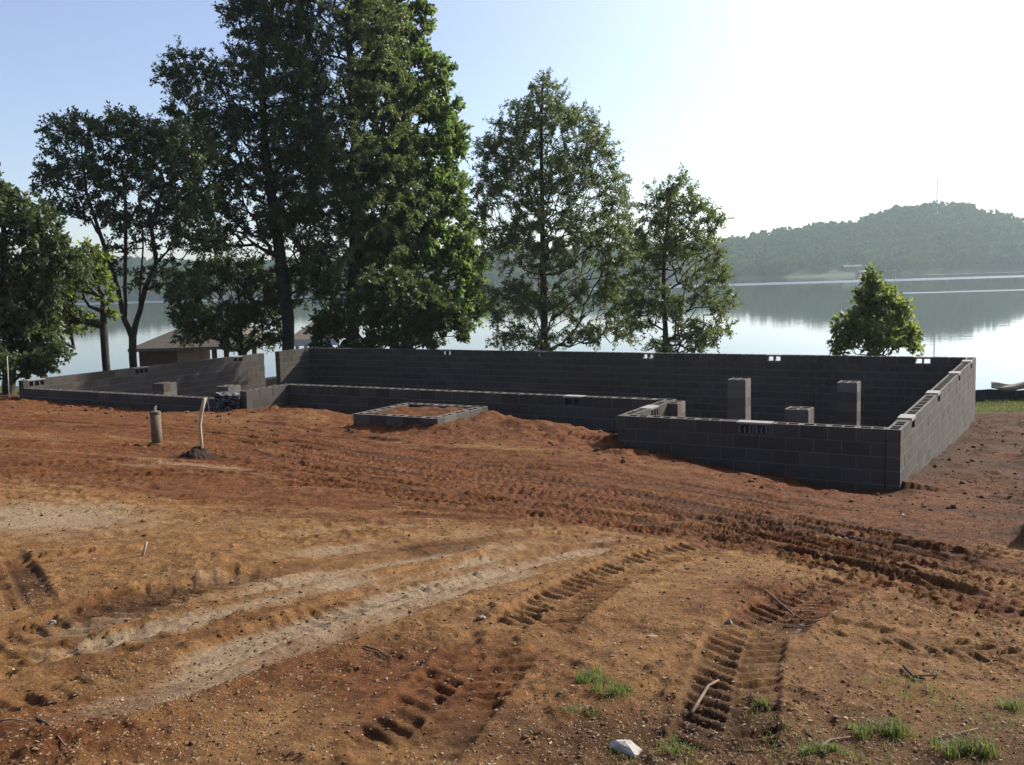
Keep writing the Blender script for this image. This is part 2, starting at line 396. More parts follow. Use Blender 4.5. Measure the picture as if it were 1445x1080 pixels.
def chevron(depth, pitch, k=0.55, width_=0.46, redv=0.35, strength=1.0, bars='chev', solid=False):
    def fn(i, s, l, L, over):
        al = np.abs(l); jit = fbm(X[i], Y[i], 0.35, 3, 5) * 0.18
        ef = endfade(s, L, over)
        patch = np.clip(0.75 + 1.1 * fbm(X[i], Y[i], 0.9, 3, 77), 0.3, 1.1)
        if solid: patch = np.clip(patch + 0.2, 0.78, 1.1); dark[i] += 0.22 * sstep(1.1, 0.9, al) * ef
        win = sstep(1.12, 0.95, al) * ef * patch
        if bars == 'chev':
            ph = s / pitch + np.where(l > 0, 0.5, 0.0) - al * k * (width_ / 2) / pitch + jit
            inner = sstep(0.0, 0.08, al)
        else:
            ph = s / pitch + jit; inner = 1.0
        w = 0.5 + 0.5 * np.sin(2 * math.pi * ph); w = sstep(0.2, 0.8, w)
        w = w * (0.62 + 0.55 * _hash(np.floor(ph + 0.25), np.where(l > 0, 1.0, 0.0), 3)) * np.clip(0.8 + 1.2 * fbm(X[i], Y[i], 0.22, 2, 88), 0.2, 1.2)
        rim = np.exp(-((al - 1.12) / 0.16) ** 2) * ef
        dz[i] += strength * (-depth * win * (0.2 + 0.8 * w * inner) + depth * 0.45 * rim * (0.4 + 0.6 * w))
        flat[i] = np.maximum(flat[i], win * 0.8); red[i] += redv * win * 0.7
    return fn
def rut(depth, rim_h=0.4, palev=0.0, darkv=0.0, redv=0.0, fl=0.8):
    def fn(i, s, l, L, over):
        al = np.abs(l); ef = endfade(s, L, over, 0.8); n_ = 0.75 + 0.5 * fbm(X[i], Y[i], 0.6, 3, 9)
        win = sstep(1.1, 0.6, al) * ef
        dz[i] += -depth * win * n_ + depth * rim_h * np.exp(-((al - 1.15) / 0.25) ** 2) * ef * n_
        flat[i] = np.maximum(flat[i], win * fl); pale[i] += palev * win * n_; dark[i] += darkv * win; red[i] += redv * win
    return fn

# tractor tyre prints in the foreground
chev1 = chevron(0.056, 0.125, solid=True)
track([(540, 1078), (590, 1035), (640, 985), (705, 915)], 0.46, chev1)
track([(735, 905), (790, 860), (860, 815), (930, 785), (1010, 765)], 0.46, chevron(0.056, 0.125, solid=True))
track([(1012, 1080), (1028, 1010), (1042, 940), (1062, 890)], 0.40, chevron(0.047, 0.12, solid=True))
track([(1062, 905), (1130, 858), (1180, 832), (1230, 812)], 0.44, chevron(0.05, 0.12, solid=True))
track([(-80, 960), (20, 915), (120, 875), (220, 845), (330, 822), (420, 808)], 0.5, chevron(0.055, 0.15, redv=0.0, solid=True))
track([(-60, 1010), (60, 950), (170, 905), (260, 880)], 0.4, chevron(0.03, 0.2, redv=0.0))
# crawler passes
for off, dp in ((0, 0.05), (16, 0.04), (34, 0.045)):
    track([(300, 615 + off * .8), (450, 640 + off), (600, 660 + off), (760, 680 + off), (900, 698 + off), (1050, 722 + off), (1250, 765 + off * 1.4), (1500, 840 + off * 1.8)], 0.34, chevron(dp, 0.12, redv=0.3, bars='cleat'))
track([(560, 640), (700, 652), (860, 668), (1000, 690), (1120, 700)], 0.3, chevron(0.045, 0.13, redv=0.3))
track([(640, 700), (800, 715), (960, 745), (1120, 790), (1330, 850), (1500, 890)], 0.4, chevron(0.042, 0.13, redv=0.4))
track([(1130, 890), (1250, 905), (1380, 925), (1520, 950)], 0.36, chevron(0.047, 0.12, redv=0.0, solid=True))
track([(1180, 790), (1300, 815), (1400, 832), (1520, 860)], 0.36, chevron(0.035, 0.13, redv=0.3))
for o_ in (-14, -4, 8, 20, 30, 44):
    track([(330, 612 + o_ * .8), (480, 640 + o_), (640, 662 + o_), (800, 684 + o_), (950, 706 + o_), (1100, 735 + o_ * 1.1), (1260, 770 + o_ * 1.3), (1460, 830 + o_ * 1.6)], 0.09, rut(0.03, 1.1, 0.0, 0.15, 0.15, 0.3))
# smooth bands pressed by plain wheels
track([(250, 775), (400, 752), (560, 738), (720, 728)], 0.32, rut(0.02, 0.5, 0.55))
track([(300, 800), (450, 780), (620, 755), (760, 742), (830, 738)], 0.36, rut(0.02, 0.5, 0.7))
track([(200, 905), (330, 858), (470, 812), (600, 782), (700, 765)], 0.34, rut(0.03, 0.6, 0.45))
track([(150, 990), (300, 935), (430, 885), (560, 835), (700, 790), (800, 765)], 0.36, rut(0.035, 0.6, 0.5))
track([(-40, 690), (100, 668), (260, 655), (420, 668)], 0.5, rut(0.03, 0.4, 0.25))
track([(-60, 620), (150, 628), (330, 640), (520, 668), (700, 700)], 0.4, rut(0.04, 0.5, 0.1))
track([(-60, 590), (120, 600), (320, 612), (560, 640)], 0.35, rut(0.045, 0.6, 0.15))
track([(300, 590), (430, 606), (600, 628), (780, 640), (900, 655)], 0.4, rut(0.04, 0.6, 0.3))
track([(860, 735), (1000, 728), (1150, 742), (1300, 770), (1450, 800)], 0.35, rut(0.06, 0.8, 0.0, 0.25, 0.3))
track([(800, 700), (930, 714), (1060, 742), (1200, 758)], 0.22, rut(0.05, 0.9, 0.0, 0.2, 0.2))
track([(0, 770), (25, 800), (50, 840), (62, 880)], 0.2, rut(0.03, 0.5, 0.0, 0.5, 0.2))
track([(0, 810), (18, 840), (30, 880)], 0.16, rut(0.025, 0.5, 0.0, 0.4, 0.2))
track([(880, 925), (960, 945), (1000, 985)], 0.2, rut(0.03, 1.0, 0.0, 0.2, 0.1))
# fans of long shallow wheel passes
def fan(P0, P1, n, seed, wr, dr, palev, darkv, redv, cleat=0.0):
    r = np.random.default_rng(seed); P0 = np.array(P0, float); P1 = np.array(P1, float)
    for k in range(n):
        t = np.clip((k + r.uniform(-0.4, 0.4)) / (n - 1), 0, 1); t2 = np.clip(t + r.uniform(-0.07, 0.07), 0, 1)
        tt_ = np.linspace(t, t2, len(P0))[:, None]; Q = P0 * (1 - tt_) + P1 * tt_
        a = r.integers(0, 3) if r.random() < 0.5 else 0; b_ = len(Q) - (r.integers(0, 3) if r.random() < 0.4 else 0); Q = Q[a:b_]
        wd = r.uniform(*wr); dp = r.uniform(*dr)
        if r.random() < cleat: track(Q, wd, chevron(dp * 1.3, r.uniform(0.11, 0.14), redv=redv, bars='cleat' if r.random() < 0.6 else 'chev'))
        else:
            p = r.random(); track(Q, wd, rut(dp, r.uniform(0.4, 1.2), palev * (p < 0.6) * r.uniform(0.4, 1.2), darkv * (p > 0.6), redv * (p > 0.5), 0.9))
fan([(-80, 700), (150, 690), (350, 690), (550, 704), (720, 720), (900, 728)], [(-80, 1085), (150, 1010), (400, 925), (620, 850), (800, 792), (930, 762)], 15, 5, (0.12, 0.38), (0.010, 0.028), 0.9, 0.3, 0.2, 0.25)
fan([(-80, 582), (200, 594), (420, 613), (640, 640), (860, 672), (1050, 705), (1250, 750), (1480, 800)], [(-80, 690), (200, 672), (420, 678), (640, 706), (860, 738), (1050, 768), (1250, 812), (1480, 885)], 18, 6, (0.10, 0.32), (0.014, 0.036), 0.3, 0.35, 0.3, 0.45)
fan([(250, 600), (480, 628), (700, 650), (900, 676), (1100, 708), (1300, 750)], [(250, 668), (480, 676), (700, 702), (900, 730), (1100, 764), (1300, 815)], 16, 17, (0.05, 0.14), (0.02, 0.035), 0.5, 0.5, 0.3, 0.0)
fan([(640, 640), (800, 652), (960, 676), (1100, 696), (1240, 712)], [(640, 668), (800, 690), (960, 712), (1100, 740), (1240, 775)], 7, 7, (0.10, 0.3), (0.014, 0.03), 0.15, 0.3, 0.3, 0.5)
# streaks the machines dragged across the site
sa, ca = -0.42, 0.907; s1 = X * ca + Y * sa; t1 = -X * sa + Y * ca; wv = 0.6 * fbm(X, Y, 6.0, 2, 141)
st = fbm(s1 / 9.0, (t1 + wv) * 1.0, 0.75, 4, 143, 0.6) * sstep(7.0, 9.5, Y) * sstep(0.2, 1.2, house_d)
dz += 0.05 * st; pale += 0.75 * np.clip(st - 0.05, 0, 1); red -= 0.8 * st; dark += 0.8 * np.clip(-st - 0.05, 0, 1)
sa, ca = 0.80, 0.60; s1 = X * ca + Y * sa + 0.03 * (X * X + Y * Y); t1 = -X * sa + Y * ca - 0.05 * X * Y
st2 = fbm(s1 / 7.0, t1, 0.5, 4, 147, 0.6) * sstep(9.5, 7.0, Y) * (X < 1.6 + 0 * Y)
dz += 0.02 * st2; pale += 0.5 * np.clip(st2, 0, 1); dark += 0.35 * np.clip(-st2, 0, 1)
lim = 0.8 + 0.2 * sstep(9.0, 6.5, Y); dz = np.where(dz < 0, 0.055 * lim * np.tanh(dz / 0.055 / lim), 0.032 * lim * np.tanh(dz / 0.032 / lim)); pale *= 0.8
# rough soil
amp = (1 - 0.75 * flat)
Z += fbm(X, Y, 5.0, 2, 3) * 0.07 * sstep(1, 6, Y) * sstep(0.3, 3.0, house_d)
Z += 0.03 * sstep(0.5, 0.0, house_d)
Z -= 0.10 * np.exp(-(np.maximum(-Vv, 0) / 0.9) ** 2) * sstep(-1.0, 0.2, U) * sstep(UF + 1.5, UF, U) * (Vv < 0.1)
Z += amp * fbm(X, Y, 0.9, 3, 21) * (0.028 + 0.05 * rough)
r2 = fbm(X, Y, 0.22, 4, 31, 0.6)
patchy = np.clip(0.6 + 1.2 * fbm(X, Y, 1.7, 3, 41), 0.25, 1.4)
Z += amp * patchy * np.sign(r2) * np.abs(r2) ** 1.3 * (0.018 + 0.075 * rough)
r3 = fbm(X, Y, 0.10, 3, 51, 0.65)
Z += (0.35 + 0.65 * amp) * np.maximum(r3, -0.2) * np.clip(0.7 + 1.3 * fbm(X, Y, 0.8, 3, 57), 0.2, 1.6) * 0.030 * sstep(22, 8, Y)
Z += dz

# soil colour fields
def blob(px, py, rx, ry, world=None):
    g = px2g(px, py); return np.exp(-(((X - g[0]) / rx) ** 2 + ((Y - g[1]) / ry) ** 2))
yb = Y + 0.15 * X
red += sstep(6.8, 10.5, yb + 1.2 * fbm(X, Y, 2.5, 3, 61)) * 0.85
red += 0.5 * sstep(3.0, 6.0, X - 0.12 * Y)
red -= 0.35 * blob(120, 620, 5.0, 2.0) + 0.2 * blob(330, 640, 2.0, 1.0)
red += 0.55 * blob(640, 950, 0.7, 0.5) + 0.5 * blob(1120, 850, 0.6, 0.6) + 0.8 * blob(40, 1050, 0.45, 0.4) + 0.35 * blob(500, 965, 0.5, 0.3)
red -= 0.45 * blob(1080, 800, 1.3, 0.6) + 0.5 * blob(1250, 960, 1.4, 0.6) + 0.5 * blob(100, 700, 3.0, 0.9) + 0.35 * blob(500, 750, 3.0, 0.7)
pale += 0.95 * blob(40, 735, 1.1, 0.75) + 0.5 * blob(310, 818, 0.45, 0.2) + 0.35 * blob(980, 800, 0.9, 0.3) + 0.4 * blob(880, 830, 0.5, 0.25) + 0.25 * blob(1290, 915, 1.0, 0.3) + 0.35 * blob(150, 680, 1.6, 0.5)
pale += 0.22 * blob(300, 640, 4, 1.2)
pale += 0.8 * np.clip(fbm(X, Y, 1.1, 4, 71) - 0.25, 0, 1) * sstep(13, 8, Y)
dark += 0.62 * sstep(2.8, 6.5, X - 0.1 * Y) + 0.35 * blob(1330, 760, 2.5, 2.0) + 0.45 * blob(1150, 1060, 1.2, 0.5) + 0.3 * blob(700, 1050, 0.8, 0.3) + 0.3 * blob(40, 1050, 0.4, 0.3)
dark += 0.6 * blob(1035, 1025, 0.16, 0.22) + 0.32 * sstep(0.2, 1.9, X) * sstep(7.0, 3.5, Y) + 0.12 * sstep(3.6, 2.6, Y)
red += 0.12 * sstep(9, 5, Y)
dark += 0.2 * np.clip(-r2, 0, 1)  # darker in the hollows of the rough relief
dark += 0.35 * sstep(1.0, 0.0, house_d)  # darker close to the walls
# unseen mounds added at the right to cast shadows, and the little ones
def mound(cx, cy, h, rx, ry, p=1.0):
    global Z
    q = ((X - cx) / rx) ** 2 + ((Y - cy) / ry) ** 2
    Z = Z + h * np.exp(-q ** p) * (1 + 0.55 * fbm(X, Y, 0.6, 4, 91))
g = px2g(1445, 790); mound(g[0] + 1.25, g[1] + 0.85, 0.75, 0.5, 0.7, 1.4); mound(g[0] + 2.1, g[1] + 1.2, 0.55, 0.7, 1.0, 1.0)
g = px2g(1445, 655); mound(g[0] + 1.2, g[1] + 0.6, 0.5, 0.55, 0.6, 1.3)
g = px2g(20, 1065); mound(g[0], g[1], 0.07, 0.3, 0.25)
STK = px2g(281, 643)
mound(STK[0] + 0.02, STK[1], 0.06, 0.26, 0.2, 1.2)
dark += 1.3 * np.exp(-(((X - STK[0]) / 0.30) ** 2 + ((Y - STK[1]) / 0.22) ** 2))
g = px2g(440, 590); mound(g[0], g[1], 0.18, 1.2, 0.6)
g = px2g(760, 605); mound(g[0], g[1], 0.12, 1.2, 0.6)
# lower floors inside the walls, earth inside the porch base
inA = ((U > 0.1) & (U < UF - 0.1) & (Vv > 0.1) & (Vv < LR - 0.1)) | ((U > UF - 0.2) & (U < UE + 0.1) & (Vv > VS + 0.1) & (Vv < LR - 0.1))
Z = np.where(inA, EYE[2] - 4.45 + 0.05 * fbm(X, Y, 1.5, 3, 15), Z)
inG = (U >= UE + 0.1) & (U < LB - 0.1) & (Vv > VP + 0.1) & (Vv < LR - 0.1)
Z = np.where(inG, EYE[2] - 3.9 + 0.05 * fbm(X, Y, 1.5, 3, 16), Z)
inP = (U > PU0 + 0.1) & (U < PU1 - 0.1) & (Vv > PV0 + 0.1) & (Vv < PV1 - 0.1)
Z = np.where(inP, PORCH_Z - 0.03 + 0.07 * fbm(X, Y, 0.35, 3, 18), Z)
red += inP * 0.5
bb = 37.5 - 0.3 * np.clip(X, -40, 40)
green = sstep(25.0, 27.0, Y + 0.8 * fbm(X, Y, 2.0, 2, 81)) * sstep(0.3, 1.5, house_d)
green = np.maximum(green, sstep(-4, 2, Y - bb) * 0.8)
green = green * np.where(X < -3, sstep(33, 40, Y), 1)
green[inA | inG] = 0
r_, c_ = np.meshgrid(np.arange(len(rows) - 1), np.arange(NC - 1), indexing='ij')
i0 = (r_ * NC + c_).ravel()
GF = np.stack([i0, i0 + 1, i0 + NC + 1, i0 + NC], 1)
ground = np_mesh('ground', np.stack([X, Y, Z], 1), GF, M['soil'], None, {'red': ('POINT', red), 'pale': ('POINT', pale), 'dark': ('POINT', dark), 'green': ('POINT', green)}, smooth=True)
tag(ground, kind='structure')
Zg = Z.reshape(Yg.shape)
def gz(x, y):                               # height of the finished ground
    x = np.atleast_1d(np.asarray(x, float)); y = np.atleast_1d(np.asarray(y, float))
    r = np.clip(np.searchsorted(rows, y) - 1, 0, len(rows) - 2); fr = np.clip((y - rows[r]) / (rows[r + 1] - rows[r]), 0, 1)
    t = (x / (0.70 * np.maximum(y, 1.6) + 3.0) + 1) / 2 * (NC - 1); c = np.clip(t.astype(int), 0, NC - 2); fc = np.clip(t - c, 0, 1)
    return (Zg[r, c] * (1 - fc) + Zg[r, c + 1] * fc) * (1 - fr) + (Zg[r + 1, c] * (1 - fc) + Zg[r + 1, c + 1] * fc) * fr
def gval(arr, x, y):
    r = np.clip(np.searchsorted(rows, y) - 1, 0, len(rows) - 1); c = np.clip(((x / (0.70 * np.maximum(y, 1.6) + 3.0) + 1) / 2 * (NC - 1)).astype(int), 0, NC - 1)
    return arr.reshape(Yg.shape)[r, c]
def gpt(px, py):
    p = px2g(px, py); return np.array([p[0], p[1], float(gz(p[0], p[1])[0])])

# ------------------------------------------------------------------ lake, far hills and forest
def water_mat():
    m, t, n, l, p = mat('lake_water')
    p.inputs['Base Color'].default_value = (0.012, 0.02, 0.024, 1); p.inputs['IOR'].default_value = 1.33
    p.inputs['Specular IOR Level'].default_value = 0.5
    g = n.new('ShaderNodeNewGeometry'); sx = n.new('ShaderNodeSeparateXYZ'); l.new(g.outputs['Position'], sx.inputs[0])
    wob = noise(t, 0.012, 3); yy = nt_math(t, 'MULTIPLY_ADD', wob, 36.0, sx.outputs['Y'])
    band = nt_math(t, 'MULTIPLY', ramp(t, yy, 470, 482), ramp(t, yy, 548, 560, 1, 0))
    b2 = nt_math(t, 'MULTIPLY', nt_math(t, 'MULTIPLY', ramp(t, yy, 262, 266), ramp(t, yy, 276, 280, 1, 0)), ramp(t, sx.outputs['X'], 85, 120))
    b3 = nt_math(t, 'MULTIPLY', nt_math(t, 'MULTIPLY', ramp(t, yy, 720, 725), ramp(t, yy, 745, 750, 1, 0)), ramp(t, sx.outputs['X'], 280, 330))
    w = nt_math(t, 'MAXIMUM', nt_math(t, 'MAXIMUM', band, b2), b3)
    l.new(nt_math(t, 'MULTIPLY_ADD', w, 0.38, 0.035), p.inputs['Roughness'])
    mp = n.new('ShaderNodeMapping'); mp.inputs['Scale'].default_value = (0.25, 1.0, 1.0); l.new(g.outputs['Position'], mp.inputs['Vector'])
    l.new(bump(t, noise(t, 0.7, 3, 0.5, mp.outputs[0]), 0.02, 0.3), p.inputs['Normal'])
    return m
M['water'] = water_mat()
w_ = np_mesh('lake_water', [(-1500, 20, 0), (1700, 20, 0), (1700, 1450, 0), (-1500, 1450, 0)], np.array([[0, 1, 2, 3]]), M['water']); tag(w_, kind='structure')

sky_px = np.array([-700, -200, 0, 130, 240, 300, 500, 690, 760, 1000, 1030, 1100, 1150, 1200, 1240, 1280, 1310, 1350, 1400, 1445, 1550, 1700, 2000])
sky_py = np.array([368, 366, 368, 366, 372, 375, 366, 357, 356, 345, 340, 327, 321, 318, 303, 297, 292, 296, 309, 321, 338, 345, 350.])
YR, YS = 1060.0, 860.0
rid = np.array([at(px, py, YR) for px, py in zip(sky_px, sky_py)])
def hill_z(x, y):
    h = np.interp(x, rid[:, 0], rid[:, 2]) - 9.0
    s = YS + 22 * fbm(x, x * 0 + 3.0, 160, 3, 5)
    k = np.clip((y - s) / (YR - s), 0, 2)
    prof = np.where(k <= 1, 0.10 * np.minimum(k * 8, 1) + 0.90 * sstep(-0.05, 1.0, k), 1 - 0.8 * (k - 1) ** 2)
    z = h * prof * (1 + 0.10 * fbm(x, y, 90, 3, 8) * (k < 1) * k)
    return np.where(y < s, -1.0 - (s - y) * 0.05, z)
hx = np.linspace(-1250, 1450, 270); hy = np.linspace(820, 1380, 70)
HX, HY = np.meshgrid(hx, hy); HZ = hill_z(HX.ravel(), HY.ravel())
a_, b_ = np.meshgrid(np.arange(len(hy) - 1), np.arange(len(hx) - 1), indexing='ij'); i0 = (a_ * len(hx) + b_).ravel()
M['hill'] = simple('hill_earth', (0.02, 0.03, 0.011), (0.035, 0.042, 0.016), 0.05, 1.0, 0)
hills = np_mesh('hills', np.stack([HX.ravel(), HY.ravel(), HZ], 1), np.stack([i0, i0 + 1, i0 + len(hx) + 1, i0 + len(hx)], 1), M['hill'], smooth=True); tag(hills, kind='structure')

def rand_unit(n):
    v = rng.normal(size=(n, 3)); return v / (np.linalg.norm(v, axis=1)[:, None] + 1e-9)
def leaf_quads(P, axis, L, W):
    """rhombus leaves: P base, axis unit, L length, W width ratio"""
    n = len(P); side = np.cross(axis, rand_unit(n)); side /= np.linalg.norm(side, axis=1)[:, None] + 1e-9
    L = L[:, None]; mid = P + axis * L * 0.45
    V = np.empty((n, 4, 3)); V[:, 0] = P; V[:, 1] = mid + side * L * W / 2; V[:, 2] = P + axis * L; V[:, 3] = mid - side * L * W / 2
    return V.reshape(-1, 3), np.arange(4 * n).reshape(n, 4)

M['far_leaf'] = leaf_mat('far_forest_leaf', (0.025, 0.05, 0.016), (0.05, 0.08, 0.028), (0.05, 0.09, 0.02), 0.25, 0.0)
nT = 7200
fx = rng.uniform(-1000, 1150, nT); fk = rng.random(nT) ** 1.15; fy = YS + 4 + fk * 245
lawn_c = at(1172, 380, 872)
keep = ~((np.abs(fx - at(1205, 380, 880)[0]) < 13) & (fy < 888))
# only what lies inside the view or a little beside it
keep &= ~((np.abs(fx - at(1172, 380, 872)[0]) < 7) & (fy < 880))
keep &= (np.abs(fx) < fy * 0.66)
fx, fy = fx[keep], fy[keep]; fz = hill_z(fx, fy); ok = fz > 0.3; fx, fy, fz = fx[ok], fy[ok], fz[ok]
PV_, AX_, LL_ = [], [], []
for x, y, z in zip(fx, fy, fz):
    h = rng.uniform(8, 15); rw = h * rng.uniform(0.27, 0.42); n = 46
    d = rand_unit(n); d[:, 2] = d[:, 2] * 0.9 + 0.1; rr = rng.uniform(0.55, 1.0, n) ** 0.6
    c = np.array([x, y, z + h * 0.5])
    PV_.append(c + d * rr[:, None] * np.array([rw, rw, h * 0.5])); AX_.append(rand_unit(n)); LL_.append(np.full(n, rw * 0.75) * rng.uniform(0.7, 1.3, n))
PV_ = np.concatenate(PV_); AX_ = np.concatenate(AX_); LL_ = np.concatenate(LL_)
V_, F_ = leaf_quads(PV_ - AX_ * LL_[:, None] * 0.5, AX_, LL_, 0.9)
tag(np_mesh('far_forest', V_, F_, M['far_leaf']), 'hazy wooded hills along the far shore of the lake', None, None, 'stuff')

# mast on the hill
mp_ = at(1322, 292, YR - 5); mt = at(1322.5, 252, YR - 5); mz0 = float(hill_z(np.array([mp_[0]]), np.array([YR - 5]))[0])
mast = empty('radio_mast', (mp_[0], YR - 5, mz0), 'thin grey lattice radio mast on top of the far hill', 'mast')
b = MB()
H_ = mt[2] - mz0
for k in range(3):
    a = k * 2 * math.pi / 3; r0, r1 = 0.95, 0.55
    b.tube([(mp_[0] + r0 * math.cos(a), YR - 5 + r0 * math.sin(a), mz0 - 1), (mp_[0] + r1 * math.cos(a), YR - 5 + r1 * math.sin(a), mz0 + H_)], 0.2, 5)
b.build('mast_leg_frame', M['metal'], mast)
b = MB()
for j in range(18):
    z0 = mz0 + H_ * j / 18; z1 = mz0 + H_ * (j + 1) / 18
    for k in range(3):
        a = (k + j) * 2 * math.pi / 3; a2 = a + 2 * math.pi / 3; r = 0.95 - 0.4 * j / 18
        b.tube([(mp_[0] + r * math.cos(a), YR - 5 + r * math.sin(a), z0), (mp_[0] + r * math.cos(a2), YR - 5 + r * math.sin(a2), z1)], 0.11, 4)
b.build('cross_bracing', M['metal'], mast)

# lake houses and lawn across the water
def gable_house(name, c, w, d, h, rh, wall, roof, label, cat='house', windows=True):
    e = empty(name, c, label, cat); ax = np.eye(3); o = np.array(c)
    b = MB(); b.box(o, ax, (-w / 2, -d / 2, -2), (w / 2, d / 2, h)); b.build('wall', wall, e)
    b = MB(); ov = 0.8
    V = [(-w / 2 - ov, -d / 2 - ov, h), (w / 2 + ov, -d / 2 - ov, h), (w / 2 + ov, d / 2 + ov, h), (-w / 2 - ov, d / 2 + ov, h), (-w / 2 - ov, 0, h + rh), (w / 2 + ov, 0, h + rh)]
    b.add(o + np.array(V), [(0, 1, 5, 4), (2, 3, 4, 5), (1, 2, 5), (3, 0, 4), (0, 3, 2, 1)]); b.build('roof', roof, e)
    if windows:
        n = max(2, int(w // 4))
        for k in range(n):
            x = -w / 2 + w * (k + 0.5) / n; b = MB(); b.box(o, ax, (x - 0.7, -d / 2 - 0.06, h * 0.35), (x + 0.7, -d / 2 + 0.02, h * 0.8)); b.build('window', M['plastic'], e)
    return e
c = at(1202, 384, 884); c[2] = float(hill_z(np.array([c[0]]), np.array([884.]))[0]) ; gable_house('lake_house', c, 16, 8, 2.4, 1.5, M['roof'], M['roof'], 'long low house with a pale roof across the lake')
c = at(1217, 384, 872); c[2] = 0.8; gable_house('boat_shed', c, 6, 6, 2.2, 1.2, M['metal'], M['metal'], 'small white shed at the waterside below the far house', 'shed')
c = at(1257, 384, 873); c[2] = 1.0; gable_house('lake_cabin', c, 6, 6, 2.2, 1.3, M['roof'], M['metal'], 'small pale cabin to the right of the long far house', 'cabin')
gx = np.linspace(at(1164, 380, 872)[0], at(1182, 380, 872)[0], 14); gy = np.linspace(872, 880, 10); GX, GY = np.meshgrid(gx, gy)
M['lawn'] = simple('far_lawn', (0.035, 0.055, 0.015), (0.055, 0.075, 0.022), 0.3, 1.0, 0)
a_, b_ = np.meshgrid(np.arange(9), np.arange(13), indexing='ij'); i0 = (a_ * 14 + b_).ravel()
tag(np_mesh('lawn_ground', np.stack([GX.ravel(), GY.ravel(), hill_z(GX.ravel(), GY.ravel()) + 0.6], 1), np.stack([i0, i0 + 1, i0 + 15, i0 + 14], 1), M['lawn']), kind='structure')

# ------------------------------------------------------------------ the block foundation
Z3 = np.array([0, 0, 1.0])
def wall_axes(along):                       # along: 'u' or 'v' ; returns s axis, t axis (inward set per wall)
    U3 = np.array([u_[0], u_[1], 0]); V3 = np.array([v_[0], v_[1], 0]); return (U3, V3) if along == 'u' else (V3, U3)
S_BR = [0, 0.036, 0.186, 0.212, 0.362, 0.398]; T_BR = [0, 0.036, 0.164, 0.2]
def hollow_block(b, o, ax, L, tone, depth=0.165):
    """block with its two cores open to the sky; o = lower outer corner; L length"""
    k = L / 0.398; S = [x * k for x in S_BR]; T = T_BR; h = BH - 0.006
    b.box(o, ax, (0, 0, 0), (L, BT, h), tone, skip=('t',))
    for i in range(5):
        for j in range(3):
            c = [(S[i], T[j]), (S[i + 1], T[j]), (S[i + 1], T[j + 1]), (S[i], T[j + 1])]
            top = [np.asarray(o) + np.array([x, y, h]) @ ax for x, y in c]
            if j == 1 and i in (1, 3):
                bot = [np.asarray(o) + np.array([x, y, h - depth]) @ ax for x, y in c]
                b.add(top + bot, [(0, 1, 5, 4), (1, 2, 6, 5), (2, 3, 7, 6), (3, 0, 4, 7), (4, 5, 6, 7)], tone * 0.9)
            else: b.add(top, [(0, 1, 2, 3)], min(1, tone + 0.55))  # top faces lightened to paint the sunlit line along the wall tops
def vent(ax, o, L, parent, n=2, slats=False, backing=False, capup=0.0, name='vent_block'):
    """block on its side: openings right through, lintel cap above"""
    b = MB(); h = BH - 0.006; lo, hi = 0.03, 0.155
    wd = L / n
    b.box(o, ax, (0, 0, 0), (L, BT, lo), 0.3); b.box(o, ax, (0, 0, hi), (L, BT, h - 0.02), 0.3)
    web = 0.032
    for k in range(n + 1):
        x = min(max(k * wd - web / 2, 0), L - web); b.box(o, ax, (x, 0.001, lo), (x + web, BT - 0.001, hi), 0.3)
    vb = b.build(name, M['block'], parent)
    b = MB(); b.box(o, ax, (-0.004, -0.006, h - 0.02), (L + 0.004, BT + 0.006, h + 0.006 + capup), 0.8); b.build('lintel_cap', M['cap'], parent)
    if slats or backing:
        b = MB(); b.box(o, ax, (0.03, 0.09, lo + 0.001), (L - 0.03, 0.1, hi - 0.001)); b.build('dark_backing', M['black'], parent)  # dark plate added behind the openings so they look black with shade
    if slats:
        for k in range(n):
            for q in range(3):
                b = MB(); x = k * wd + web + (wd - web) * (q + 0.5) / 3; b.box(o, ax, (x - 0.006, 0.03, lo + 0.001), (x + 0.006, 0.045, hi - 0.03 * (q == 1) - 0.001), 0.5); b.build('louver_slat', M['slat'], parent)
    return vb
found = empty('block_foundation', uv(0, 0, LVL - 0.9), 'grey concrete block foundation walls of a house with low front and tall back', 'foundation')
